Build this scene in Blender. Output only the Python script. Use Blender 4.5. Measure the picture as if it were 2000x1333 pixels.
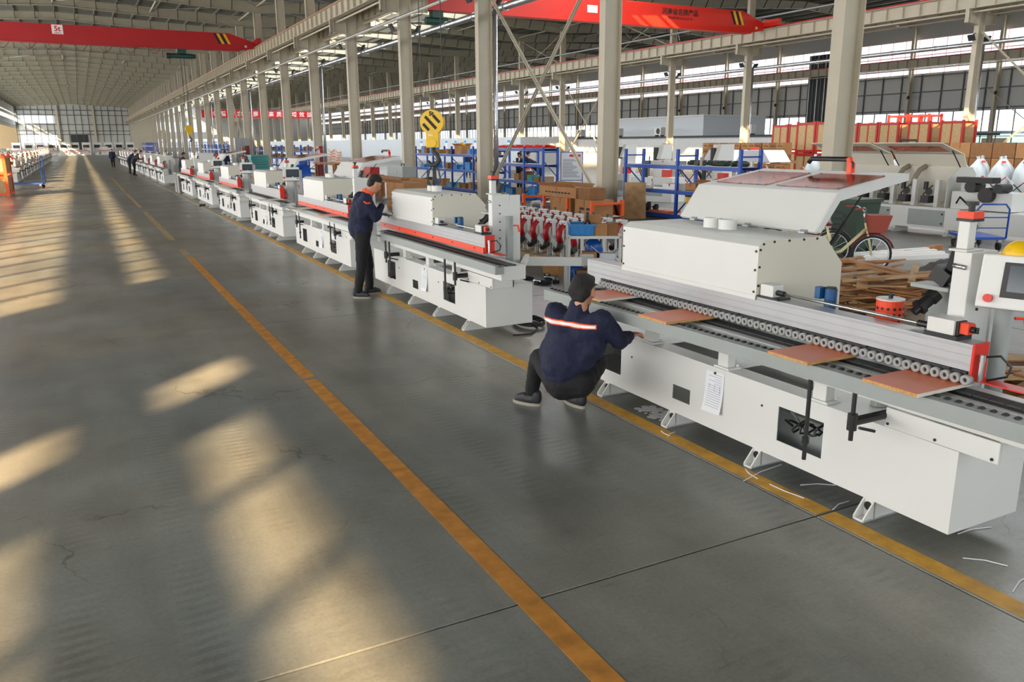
import bpy, bmesh, math, random
from mathutils import Vector, Matrix
R = math.radians
for o in list(bpy.data.objects): bpy.data.objects.remove(o)
SC = bpy.context.scene
C = SC.collection
random.seed(7)

# ---------------------------------------------------------------- camera
def look_camera():
    f, yaw, pit, roll = 1573.742, 0.480140546, 0.241732521, -0.00557368517
    cy, sy, cp, sp = math.cos(yaw), math.sin(yaw), math.cos(pit), math.sin(pit)
    fwd = Vector((sy*cp, cy*cp, -sp)); right = Vector((cy, -sy, 0)); up = right.cross(fwd)
    cr, sr = math.cos(roll), math.sin(roll)
    r2 = cr*right + sr*up; u2 = -sr*right + cr*up
    cam = bpy.data.cameras.new('camera'); cam.sensor_fit = 'HORIZONTAL'; cam.sensor_width = 36
    cam.lens = f/2000*36; cam.clip_end = 900; cam.clip_start = .05
    o = bpy.data.objects.new('camera', cam); C.objects.link(o)
    m = Matrix((r2, u2, -fwd)).transposed().to_4x4(); m.translation = (0, 0, 2.1)
    o.matrix_world = m; SC.camera = o
look_camera()

# ---------------------------------------------------------------- light, sky, exposure
SC.view_settings.view_transform = 'Standard'; SC.view_settings.look = 'None'
SC.view_settings.gamma = 1; SC.view_settings.use_curve_mapping = False
SC.view_settings.exposure = 0.0
W = bpy.data.worlds.new('sky'); SC.world = W; W.use_nodes = True
bg = W.node_tree.nodes['Background']; bg.inputs[0].default_value = (.92, .96, 1, 1); bg.inputs[1].default_value = 1.6
sun = bpy.data.lights.new('sun', 'SUN'); sun.energy = 30; sun.angle = R(.6); sun.color = (1, .67, .35)
so = bpy.data.objects.new('sun', sun); C.objects.link(so)
SUND = Vector((1, 1.1, -1/1.474)).normalized()
so.rotation_euler = SUND.to_track_quat('-Z', 'Y').to_euler(); so.location = (-60, -60, 60)
def area(loc, d, sx, sy, L, col=(1, 1, 1)):
    l = bpy.data.lights.new('window_daylight', 'AREA'); l.shape = 'RECTANGLE'; l.size = sx; l.size_y = sy
    l.energy = L*math.pi*sx*sy; l.color = col
    o = bpy.data.objects.new('window_daylight', l); C.objects.link(o); o.location = loc
    d = Vector(d); q = d.to_track_quat('-Z', 'Y'); o.rotation_euler = q.to_euler()
    return o
def area_y(x, y0, y1, z0, z1, d, L, col=(1, 1, 1)):      # a tall strip along the hall, facing +x or -x
    l = area((x, (y0+y1)/2, (z0+z1)/2), d, 1, 1, 1, col); s = Vector(d)
    m = Matrix(((0, 0, -s.x), (1, 0, 0), (0, 1, 0))) if s.x < 0 else Matrix(((0, 0, -s.x), (-1, 0, 0), (0, 1, 0)))
    l.rotation_euler = m.to_euler(); l.data.size = y1-y0; l.data.size_y = z1-z0
    l.data.energy = L*math.pi*(y1-y0)*(z1-z0)
    return l
LW, RW, YN, YF = -14.5, 68.7, -32.0, 262.5         # left wall, right wall, near end, far end
for a, b in ((-32, -11), (-3, 40), (40, 120), (120, 262)):
    area_y(LW-.25, a, b, 8.41, 10.6, (1, 0, 0), 9, (.95, .97, 1))
for a, b in ((-32, -8), (-3, 40), (40, 120), (120, 262)):
    area_y(LW+.12, a, b, 1.3, 6.5, (1, 0, 0), 6.0, (.97, .98, 1))
for a, b in ((-10, 50), (50, 130), (130, 262)):
    area_y(RW+.35, a, b, 7.95, 10.9, (-1, 0, 0), 6.5, (1, .98, .97))
for a, b in ((-30, 20), (20, 70), (70, 140), (140, 262)):
    l = area((27.0, (a+b)/2, 13.15), (0, 0, -1), 9.0, b-a, 4.6, (.92, .96, 1))
area((-2, YN-.3, 5.2), (0, 1, 0), 22, 7.5, 5.0, (.95, .97, 1))          # glazed gable behind the camera
area((27, YN-.3, 5.2), (0, 1, 0), 20, 7.5, 4.0, (.95, .97, 1))
SC.cycles.max_bounces = 6; SC.cycles.diffuse_bounces = 4; SC.cycles.glossy_bounces = 3; SC.cycles.transparent_max_bounces = 10
SC.cycles.caustics_reflective = False; SC.cycles.caustics_refractive = False
SC.cycles.sample_clamp_indirect = 4.0

# ---------------------------------------------------------------- materials
def srgb(r, g, b):
    f = lambda c: (c/255/12.92 if c/255 <= .04045 else ((c/255+.055)/1.055)**2.4)
    return (f(r), f(g), f(b), 1)
MATS = {}
def mat(name, rgb, rough=.5, metal=0, var=.0, scale=3.0, bump=0, bscale=40, coat=0, spec=.5, trans=0, alpha=1, emit=0, detail=4):
    if name in MATS: return MATS[name]
    m = bpy.data.materials.new(name); m.use_nodes = True; nt = m.node_tree; b = nt.nodes['Principled BSDF']
    c = srgb(*rgb); b.inputs['Base Color'].default_value = c; b.inputs['Roughness'].default_value = rough
    b.inputs['Metallic'].default_value = metal; b.inputs['Specular IOR Level'].default_value = spec
    b.inputs['Coat Weight'].default_value = coat; b.inputs['Transmission Weight'].default_value = trans
    b.inputs['Alpha'].default_value = alpha
    if emit: b.inputs['Emission Color'].default_value = c; b.inputs['Emission Strength'].default_value = emit
    if var or bump:
        tc = nt.nodes.new('ShaderNodeTexCoord')
        n = nt.nodes.new('ShaderNodeTexNoise'); n.inputs['Scale'].default_value = scale; n.inputs['Detail'].default_value = detail
        nt.links.new(tc.outputs['Object'], n.inputs['Vector'])
        if var:
            mx = nt.nodes.new('ShaderNodeMix'); mx.data_type = 'RGBA'
            mx.inputs[6].default_value = tuple(max(0, k*(1-var)) for k in c[:3])+(1,)
            mx.inputs[7].default_value = tuple(min(1, k*(1+var)) for k in c[:3])+(1,)
            rp = nt.nodes.new('ShaderNodeMapRange'); rp.inputs[1].default_value = .3; rp.inputs[2].default_value = .7
            nt.links.new(n.outputs['Fac'], rp.inputs[0]); nt.links.new(rp.outputs[0], mx.inputs[0]); nt.links.new(mx.outputs[2], b.inputs['Base Color'])
        if bump:
            n2 = nt.nodes.new('ShaderNodeTexNoise'); n2.inputs['Scale'].default_value = bscale; n2.inputs['Detail'].default_value = 3
            nt.links.new(tc.outputs['Object'], n2.inputs['Vector'])
            bp = nt.nodes.new('ShaderNodeBump'); bp.inputs['Strength'].default_value = bump; bp.inputs['Distance'].default_value = .02
            nt.links.new(n2.outputs['Fac'], bp.inputs['Height']); nt.links.new(bp.outputs[0], b.inputs['Normal'])
    MATS[name] = m
    return m
def N(nt, t, **k):
    n = nt.nodes.new(t)
    for a, v in k.items(): setattr(n, a, v)
    return n
def concrete():
    m = bpy.data.materials.new('polished_concrete'); m.use_nodes = True; nt = m.node_tree; b = nt.nodes['Principled BSDF']; L = nt.links.new
    g = N(nt, 'ShaderNodeNewGeometry')
    def noise(scale, detail=5, vec=None, rough=.55):
        n = N(nt, 'ShaderNodeTexNoise'); n.inputs['Scale'].default_value = scale; n.inputs['Detail'].default_value = detail; n.inputs['Roughness'].default_value = rough
        L(vec or g.outputs['Position'], n.inputs['Vector']); return n.outputs['Fac']
    def ramp(x, a, b_, lo, hi):
        r = N(nt, 'ShaderNodeMapRange'); r.inputs[1].default_value = a; r.inputs[2].default_value = b_; r.inputs[3].default_value = lo; r.inputs[4].default_value = hi
        L(x, r.inputs[0]); return r.outputs[0]
    def mul(x, y):
        q = N(nt, 'ShaderNodeMath', operation='MULTIPLY'); L(x, q.inputs[0]); L(y, q.inputs[1]); return q.outputs[0]
    st = N(nt, 'ShaderNodeVectorMath', operation='MULTIPLY'); st.inputs[1].default_value = (2.2, .35, 1); L(g.outputs['Position'], st.inputs[0])
    st2 = N(nt, 'ShaderNodeVectorMath', operation='MULTIPLY'); st2.inputs[1].default_value = (1.0, 7.0, 1); L(g.outputs['Position'], st2.inputs[0])
    big = ramp(noise(.35, 6), .32, .68, .76, 1.16); mid = ramp(noise(1.7, 8, None, .65), .3, .7, .80, 1.14)
    streak = ramp(noise(1.1, 6, st.outputs[0]), .35, .7, 1.10, .80); fine = ramp(noise(45, 6, None, .7), .3, .7, .84, 1.12)
    scuff = ramp(noise(3.2, 10, st2.outputs[0], .72), .58, .74, 1.0, .66); spots = ramp(noise(7, 8, None, .75), .62, .74, 1.0, .62)
    # hairline cracks: edges of large warped cells, only in patches
    wp = N(nt, 'ShaderNodeVectorMath', operation='ADD'); wn_ = N(nt, 'ShaderNodeTexNoise'); wn_.inputs['Scale'].default_value = 1.4; wn_.inputs['Detail'].default_value = 6; L(g.outputs['Position'], wn_.inputs['Vector']); L(g.outputs['Position'], wp.inputs[0]); L(wn_.outputs['Color'], wp.inputs[1])
    vo = N(nt, 'ShaderNodeTexVoronoi', feature='DISTANCE_TO_EDGE'); vo.inputs['Scale'].default_value = .55; L(wp.outputs[0], vo.inputs['Vector'])
    cr_ = ramp(vo.outputs['Distance'], .0, .006, .45, 1.0); ms = ramp(noise(.8, 4), .50, .58, 0, 1)
    mc = N(nt, 'ShaderNodeMix', data_type='FLOAT'); mc.inputs[2].default_value = 1.0; L(ms, mc.inputs[0]); L(cr_, mc.inputs[3])
    # tyre tread bars in lanes along the aisle
    sx = N(nt, 'ShaderNodeSeparateXYZ'); L(g.outputs['Position'], sx.inputs[0])
    wv = N(nt, 'ShaderNodeTexWave', bands_direction='Y'); wv.inputs['Scale'].default_value = 4.2; wv.inputs['Distortion'].default_value = 2.5; wv.inputs['Detail'].default_value = 3; L(g.outputs['Position'], wv.inputs['Vector'])
    lane = N(nt, 'ShaderNodeTexWave', bands_direction='X'); lane.inputs['Scale'].default_value = .62; lane.inputs['Distortion'].default_value = .6; L(g.outputs['Position'], lane.inputs['Vector'])
    ln = ramp(lane.outputs['Fac'], .55, .95, 0, 1); lm = mul(ln, ramp(noise(.5, 4), .42, .6, 0, 1))
    mt = N(nt, 'ShaderNodeMix', data_type='FLOAT'); mt.inputs[2].default_value = 1.0; L(lm, mt.inputs[0]); L(ramp(wv.outputs['Fac'], .35, .65, .80, 1.03), mt.inputs[3])
    v = mul(mul(mul(mul(big, mid), mul(streak, fine)), mul(scuff, spots)), mul(mc.outputs[0], mt.outputs[0]))
    col = N(nt, 'ShaderNodeMix', data_type='RGBA'); col.inputs[6].default_value = srgb(137, 134, 122); col.inputs[7].default_value = srgb(125, 129, 127); L(ramp(noise(.22, 3), .4, .6, 0, 1), col.inputs[0])
    vm = N(nt, 'ShaderNodeVectorMath', operation='SCALE'); L(col.outputs[2], vm.inputs[0]); L(v, vm.inputs[3])
    L(vm.outputs[0], b.inputs['Base Color'])
    L(ramp(noise(.6, 2), .3, .7, .27, .40), b.inputs['Roughness']); b.inputs['Specular IOR Level'].default_value = .55
    bp = N(nt, 'ShaderNodeBump'); bp.inputs['Strength'].default_value = .05; bp.inputs['Distance'].default_value = .004; L(noise(9, 4), bp.inputs['Height']); L(bp.outputs[0], b.inputs['Normal'])
    MATS['concrete'] = m; return m
def corrugated(name, rgb, axis, period, depth=.5, rough=.5):
    m = bpy.data.materials.new(name); m.use_nodes = True; nt = m.node_tree; b = nt.nodes['Principled BSDF']; L = nt.links.new
    b.inputs['Base Color'].default_value = srgb(*rgb); b.inputs['Roughness'].default_value = rough
    g = N(nt, 'ShaderNodeNewGeometry'); w = N(nt, 'ShaderNodeTexWave'); w.bands_direction = axis; w.wave_profile = 'SIN'
    w.inputs['Scale'].default_value = 2*math.pi/period/20*1.0; L(g.outputs['Position'], w.inputs['Vector'])
    bp = N(nt, 'ShaderNodeBump'); bp.inputs['Strength'].default_value = depth; bp.inputs['Distance'].default_value = .03; L(w.outputs['Fac'], bp.inputs['Height']); L(bp.outputs[0], b.inputs['Normal'])
    MATS[name] = m; return m
def paned(name, tint, amount, rough=.1):
    m = bpy.data.materials.new(name); m.use_nodes = True; nt = m.node_tree; nt.nodes.clear(); L = nt.links.new
    o = N(nt, 'ShaderNodeOutputMaterial'); mx = N(nt, 'ShaderNodeMixShader'); t = N(nt, 'ShaderNodeBsdfTransparent'); g = N(nt, 'ShaderNodeBsdfGlossy')
    t.inputs[0].default_value = tint+(1,); g.inputs['Roughness'].default_value = rough; g.inputs[0].default_value = (.9, .9, .9, 1); mx.inputs[0].default_value = amount
    L(t.outputs[0], mx.inputs[1]); L(g.outputs[0], mx.inputs[2]); L(mx.outputs[0], o.inputs[0]); MATS[name] = m; return m
def frosted():
    m = bpy.data.materials.new('frosted'); m.use_nodes = True; nt = m.node_tree; nt.nodes.clear(); o = N(nt, 'ShaderNodeOutputMaterial'); d = N(nt, 'ShaderNodeBsdfTranslucent'); d.inputs[0].default_value = (.75, .72, .62, 1); e = N(nt, 'ShaderNodeBsdfDiffuse'); e.inputs[0].default_value = (.6, .6, .55, 1); mx = N(nt, 'ShaderNodeMixShader'); nt.links.new(d.outputs[0], mx.inputs[1]); nt.links.new(e.outputs[0], mx.inputs[2]); nt.links.new(mx.outputs[0], o.inputs[0]); MATS['frosted'] = m
frosted(); concrete(); paned('glass', (.96, .98, 1), .08); paned('amber', (.66, .25, .09), .22, .12)
M = lambda n: MATS[n]
mat('line_faded', (158, 138, 96), .6, var=.3, scale=5, detail=8); mat('slab_base', (70, 70, 66), .9); mat('line_yellow', (196, 146, 44), .55, var=.25, scale=9, detail=8); mat('line_orange', (192, 130, 52), .55, var=.28, scale=9, detail=8)
mat('steel_cream_dim', (168, 162, 140), .5, var=.06, scale=2); mat('steel_cream', (190, 181, 160), .5, var=.05, scale=2); mat('steel_shade', (108, 108, 96), .55, var=.06, scale=2)  # rafter tone: cream steel darkened in colour for the dimmer light under the roof
corrugated('roof_sheet', (96, 97, 86), 'Y', .3, .35); corrugated('wall_white', (205, 208, 208), 'Y', .22, .6); corrugated('wall_grey', (184, 184, 180), 'Y', .3, .2)
mat('girt', (92, 96, 98), .5); mat('wall_panel', (186, 186, 178), .6, var=.04, scale=.6); mat('frame_red', (206, 108, 100), .5); mat('frame_grey', (120, 122, 120), .5)
mat('foil', (196, 198, 200), .28, metal=.9, bump=.6, bscale=14); mat('galv', (168, 172, 172), .4, metal=.6)
mat('white', (214, 215, 211), .42, var=.015, scale=2, bump=.02, bscale=200); mat('cream', (214, 209, 194), .45, var=.02, scale=2)
mat('grey_paint', (150, 156, 153), .45, var=.04, scale=4); mat('alu', (176, 178, 180), .35, metal=.35, var=.03, scale=6); mat('steel', (190, 192, 192), .25, metal=.9)
mat('roller_grey', (158, 158, 156), .5); mat('black', (22, 22, 23), .45); mat('rubber', (30, 30, 31), .7); mat('track_grey', (74, 77, 78), .6); mat('dark', (44, 46, 48), .55)
mat('red', (214, 44, 30), .4); mat('orange_red', (232, 70, 34), .42); mat('crane_red', (178, 16, 20), .42, var=.05, scale=.7); mat('crane_orange', (214, 42, 26), .42, var=.04, scale=.7)
mat('blue_rack', (22, 74, 166), .42, var=.05, scale=3); mat('orange_rack', (232, 92, 34), .45, var=.05, scale=3); mat('crate_red', (176, 44, 36), .45)
mat('carton', (168, 120, 74), .75, var=.1, scale=4); mat('carton_dark', (138, 96, 58), .8, var=.12, scale=5); mat('wood', (176, 142, 100), .7, var=.2, scale=6); mat('plank', (160, 110, 66), .7, var=.3, scale=5)
mat('osb', (178, 150, 106), .75, var=.16, scale=14, detail=8); mat('chipboard', (188, 150, 92), .8, var=.25, scale=90); mat('laminate', (230, 122, 78), .32, var=.04, scale=5)
mat('board_white', (216, 212, 200), .4); mat('paper', (226, 228, 232), .7); mat('ink', (110, 116, 128), .8); mat('ink_dark', (36, 34, 34), .7)
mat('yellow', (232, 186, 22), .4); mat('blue_bin', (24, 126, 196), .45); mat('bag_blue', (20, 86, 170), .25, bump=.9, bscale=9); mat('bag_white', (206, 212, 214), .55, bump=.9, bscale=5)
mat('teal', (70, 150, 150), .5); mat('green', (30, 106, 80), .45); mat('green_dark', (40, 62, 48), .5); mat('motor_blue', (22, 78, 126), .4); mat('motor_red', (176, 22, 34), .35)
mat('navy', (22, 28, 56), .85, var=.15, scale=9, bump=1.0, bscale=11); mat('trouser', (20, 20, 22), .85, bump=.3, bscale=20); mat('skin', (196, 142, 112), .5); mat('hair', (18, 16, 15), .6, bump=.8, bscale=120)
mat('glove', (120, 122, 124), .9, bump=.4, bscale=150); mat('shoe', (38, 38, 42), .6); mat('sole', (150, 144, 130), .6); mat('reflective', (250, 245, 238), .25); mat('trim_orange', (236, 84, 40), .5)
mat('screen', (64, 76, 84), .12); mat('stain_white', (205, 208, 208), .8); mat('motor_green', (20, 70, 62), .45); mat('banner_red', (206, 22, 30), .6); mat('partition_white', (196, 202, 206), .55); mat('letter_white', (240, 236, 230), .6); mat('letter_red', (200, 30, 34), .6)
mat('cloth_grey', (78, 76, 74), .9, bump=.6, bscale=12); mat('bike_cream', (224, 214, 160), .35); mat('basket', (150, 66, 50), .7); mat('maroon', (112, 22, 36), .4); mat('sheet_clear', (150, 140, 124), .25)

# ---------------------------------------------------------------- mesh builder
class MB:
    def __init__(s): s.v = []; s.f = []
    def add(s, vs, fs):
        k = len(s.v); s.v += [tuple(v) for v in vs]; s.f += [tuple(i+k for i in f) for f in fs]; return s
    def box(s, x0, x1, y0, y1, z0, z1):
        return s.add([(x0, y0, z0), (x1, y0, z0), (x1, y1, z0), (x0, y1, z0), (x0, y0, z1), (x1, y0, z1), (x1, y1, z1), (x0, y1, z1)],
                     [(3, 2, 1, 0), (4, 5, 6, 7), (0, 1, 5, 4), (1, 2, 6, 5), (2, 3, 7, 6), (3, 0, 4, 7)])
    def cbox(s, c, d, rz=0, rx=0, ry=0):
        m = Matrix.Rotation(rz, 3, 'Z') @ Matrix.Rotation(ry, 3, 'Y') @ Matrix.Rotation(rx, 3, 'X'); k = len(s.v)
        s.box(-d[0]/2, d[0]/2, -d[1]/2, d[1]/2, -d[2]/2, d[2]/2)
        for i in range(k, len(s.v)): s.v[i] = tuple(m @ Vector(s.v[i]) + Vector(c))
        return s
    def beam(s, p, q, w, h=None, up=(0, 0, 1)):
        p, q = Vector(p), Vector(q); d = (q-p).normalized(); u = Vector(up)
        if abs(d.dot(u)) > .98: u = Vector((1, 0, 0))
        a = d.cross(u).normalized()*w/2; b = a.cross(d).normalized()*(h or w)/2
        return s.add([p-a-b, p+a-b, p+a+b, p-a+b, q-a-b, q+a-b, q+a+b, q-a+b], [(0, 1, 2, 3), (7, 6, 5, 4), (0, 4, 5, 1), (1, 5, 6, 2), (2, 6, 7, 3), (3, 7, 4, 0)])
    def cyl(s, p, q, r, r2=None, n=12, cap=True):
        p, q = Vector(p), Vector(q); d = (q-p).normalized(); a = d.orthogonal().normalized(); b = d.cross(a); r2 = r if r2 is None else r2
        vs = [p+(a*math.cos(2*math.pi*i/n)+b*math.sin(2*math.pi*i/n))*r for i in range(n)]+[q+(a*math.cos(2*math.pi*i/n)+b*math.sin(2*math.pi*i/n))*r2 for i in range(n)]
        fs = [(i, (i+1) % n, n+(i+1) % n, n+i) for i in range(n)]
        if cap: fs += [tuple(range(n))[::-1], tuple(range(n, 2*n))]
        return s.add(vs, fs)
    def ring(s, p, q, r, ri, n=16):
        p, q = Vector(p), Vector(q); d = (q-p).normalized(); a = d.orthogonal().normalized(); b = d.cross(a); vs = []
        for c, rr in ((p, r), (q, r), (q, ri), (p, ri)):
            vs += [c+(a*math.cos(2*math.pi*i/n)+b*math.sin(2*math.pi*i/n))*rr for i in range(n)]
        fs = []
        for k in range(4):
            j = (k+1) % 4
            fs += [(k*n+i, k*n+(i+1) % n, j*n+(i+1) % n, j*n+i) for i in range(n)]
        return s.add(vs, fs)
    def tube(s, pts, r, n=6):
        pts = [Vector(p) for p in pts]; vs = []; fs = []; a = None
        for i, p in enumerate(pts):
            d = (pts[min(i+1, len(pts)-1)]-pts[max(i-1, 0)]).normalized()
            a = d.orthogonal().normalized() if a is None else (a-d*a.dot(d)).normalized()
            b = d.cross(a); rr = r[i] if isinstance(r, (list, tuple)) else r
            vs += [p+(a*math.cos(2*math.pi*k/n)+b*math.sin(2*math.pi*k/n))*rr for k in range(n)]
        for i in range(len(pts)-1):
            fs += [(i*n+k, i*n+(k+1) % n, (i+1)*n+(k+1) % n, (i+1)*n+k) for k in range(n)]
        fs += [tuple(range(n))[::-1], tuple(range((len(pts)-1)*n, len(pts)*n))]
        return s.add(vs, fs)
    def prism(s, poly, ax, a, b):
        P = {'x': lambda u, v, t: (t, u, v), 'y': lambda u, v, t: (u, t, v), 'z': lambda u, v, t: (u, v, t)}[ax]; n = len(poly)
        return s.add([P(u, v, a) for u, v in poly]+[P(u, v, b) for u, v in poly], [tuple(range(n))[::-1], tuple(range(n, 2*n))]+[(i, (i+1) % n, n+(i+1) % n, n+i) for i in range(n)])
    def ball(s, c, r, nu=12, nv=8):
        rx, ry, rz = (r, r, r) if not isinstance(r, (tuple, list)) else r; vs = [(c[0], c[1], c[2]+rz)]
        for j in range(1, nv):
            t = math.pi*j/nv
            vs += [(c[0]+rx*math.sin(t)*math.cos(2*math.pi*i/nu), c[1]+ry*math.sin(t)*math.sin(2*math.pi*i/nu), c[2]+rz*math.cos(t)) for i in range(nu)]
        vs.append((c[0], c[1], c[2]-rz)); fs = [(0, 1+i, 1+(i+1) % nu) for i in range(nu)]
        for j in range(nv-2): fs += [(1+j*nu+i, 1+(j+1)*nu+i, 1+(j+1)*nu+(i+1) % nu, 1+j*nu+(i+1) % nu) for i in range(nu)]
        k = len(vs)-1; fs += [(k, 1+(nv-2)*nu+(i+1) % nu, 1+(nv-2)*nu+i) for i in range(nu)]
        return s.add(vs, fs)
    def capsule(s, p, q, r, r2=None, n=10):
        r2 = r if r2 is None else r2; s.cyl(p, q, r, r2, n); s.ball(p, r, n, 6); s.ball(q, r2, n, 6); return s
    def plate(s, u, v, holes, fn, t):
        """a plate u0..u1 x v0..v1 with rectangular holes, thickness t; fn(u, v, d) gives the point"""
        us = sorted({u[0], u[1], *[h[0] for h in holes], *[h[1] for h in holes]}); vs_ = sorted({v[0], v[1], *[h[2] for h in holes], *[h[3] for h in holes]})
        inside = lambda a, b: any(h[0] <= a <= h[1] and h[2] <= b <= h[3] for h in holes)
        for i in range(len(us)-1):
            for j in range(len(vs_)-1):
                if inside((us[i]+us[i+1])/2, (vs_[j]+vs_[j+1])/2): continue
                a, b, c, d = us[i], us[i+1], vs_[j], vs_[j+1]
                for dd in (0, t): s.add([fn(a, c, dd), fn(b, c, dd), fn(b, d, dd), fn(a, d, dd)], [(0, 1, 2, 3)])
        for (a, b, c, d) in holes+[(u[0], u[1], v[0], v[1])]:
            q = [(a, c), (b, c), (b, d), (a, d)]
            for i in range(4):
                m, n = q[i], q[(i+1) % 4]; s.add([fn(*m, 0), fn(*n, 0), fn(*n, t), fn(*m, t)], [(0, 1, 2, 3)])
        return s
    def moved(s, mtx):
        s.v = [tuple(mtx @ Vector(v)) for v in s.v]; return s
    def mesh(s, name, m, smooth=False, fix=True):
        me = bpy.data.meshes.new(name); me.from_pydata(s.v, [], s.f)
        if fix:
            bm = bmesh.new(); bm.from_mesh(me); bmesh.ops.recalc_face_normals(bm, faces=bm.faces); bm.to_mesh(me); bm.free()
        me.materials.append(MATS[m] if isinstance(m, str) else m)
        if smooth: me.shade_smooth()
        return me
    def build(s, name, m, parent=None, smooth=False, bevel=0, fix=True):
        return link(name, s.mesh(name, m, smooth, fix), parent, bevel, smooth)
KIDS = {}
def link(name, me, parent=None, bevel=0, smooth=False, loc=None, rz=None):
    o = bpy.data.objects.new(name, me); C.objects.link(o); o.parent = parent
    if parent: KIDS.setdefault(parent.name, []).append(o)
    if loc is not None: o.location = loc
    if rz is not None: o.rotation_euler = (0, 0, rz)
    if bevel:
        b = o.modifiers.new('bevel', 'BEVEL'); b.width = bevel; b.segments = 2; b.limit_method = 'ANGLE'
    return o
def tag(o, label=None, cat=None, group=None, kind=None):
    if label: o['label'] = label
    if cat: o['category'] = cat
    if group: o['group'] = group
    if kind: o['kind'] = kind
    return o
def thing(name, label, cat, loc=(0, 0, 0), rz=0, group=None):
    o = bpy.data.objects.new(name, None); C.objects.link(o); o.location = loc; o.rotation_euler = (0, 0, rz); o.empty_display_size = .2
    return tag(o, label, cat, group)
def struct(name, label, parent=None):
    o = bpy.data.objects.new(name, None); C.objects.link(o); o.parent = parent; o['kind'] = 'structure'; o['label'] = label; return o
def copy_tree(o, parent=None, loc=None, rz=None, label=None, **kw):
    c = o.copy(); C.objects.link(c); c.parent = parent
    if parent: KIDS.setdefault(parent.name, []).append(c)
    if parent is None:
        if loc is not None: c.location = loc
        if rz is not None: c.rotation_euler = (0, 0, rz)
        if label: c['label'] = label
        for k, v in kw.items(): c[k] = v
    for ch in KIDS.get(o.name, []): copy_tree(ch, c)
    return c
ORD = ['first', 'second', 'third', 'fourth', 'fifth', 'sixth', 'seventh', 'eighth', 'ninth', 'tenth', 'eleventh', 'twelfth', 'thirteenth', 'fourteenth', 'fifteenth', 'sixteenth', 'seventeenth', 'eighteenth', 'nineteenth', 'twentieth', 'twenty-first', 'twenty-second', 'twenty-third', 'twenty-fourth', 'twenty-fifth', 'twenty-sixth', 'twenty-seventh', 'twenty-eighth', 'twenty-ninth', 'thirtieth']
# ================================================================ the hall
S = 8.1686; K = 31                                   # bay length, number of bays
Y1 = lambda k: 11.75+S*k                             # column rows along the hall
X1, X2 = 13.53, 41.1
# ---- floor: slabs with recessed joints near the camera, one sheet beyond
fl = struct('floor', 'grey polished concrete floor with joints, scuffs and worn yellow lines')
XJ = [-14.5, -6.2, 3.51, 9.27, 15.03]; YJ = [2.975+6.79*i for i in range(-2, 8)]
MB().box(-15, 69, YN, YF, -.30, -.012).build('slab_bed', 'slab_base', fl)
g = .006
for i in range(len(XJ)-1):
    for j in range(len(YJ)-1):
        MB().box(XJ[i]+g, XJ[i+1]-g, YJ[j]+g, YJ[j+1]-g, -.12, 0).build('slab', 'concrete', fl, bevel=.004)
e0, e1 = YJ[0], YJ[-1]
for a in ((-15, 69, YN, e0), (-15, 69, e1, YF), (15.03, 69, e0, e1)): MB().box(*a, -.10, 0).build('slab_field', 'concrete', fl)
def strip(x0, x1, y0, y1, m, name='painted_line'): MB().box(x0, x1, y0, y1, .0005, .0022).build(name, m, fl)
for y0, y1 in ((-6, 7.12), (7.20, 16.55), (17.0, 17.75), (19.6, 28.5), (30.5, 40), (42, 60)): strip(1.572, 1.692, y0, y1, 'line_orange' if y0 < 16 else 'line_faded')
for y0, y1 in ((-6, 2.96), (2.99, 9.75), (9.78, 26), (26.02, 70), (70.1, 140)): strip(3.535, 3.655, y0, y1, 'line_yellow' if y0 < 20 else 'line_faded')
stn = MB()
for i in range(90):
    a = random.random()*6.28; r_ = random.random()**.5; x, y = 3.83+.11*r_*math.cos(a), 4.88+.21*r_*math.sin(a); d = .012+.02*random.random()
    stn.cyl((x, y, .0003), (x, y, .0008+.00001*i), d, n=7)
stn.build('chalk_stain', 'stain_white', fl)
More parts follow.
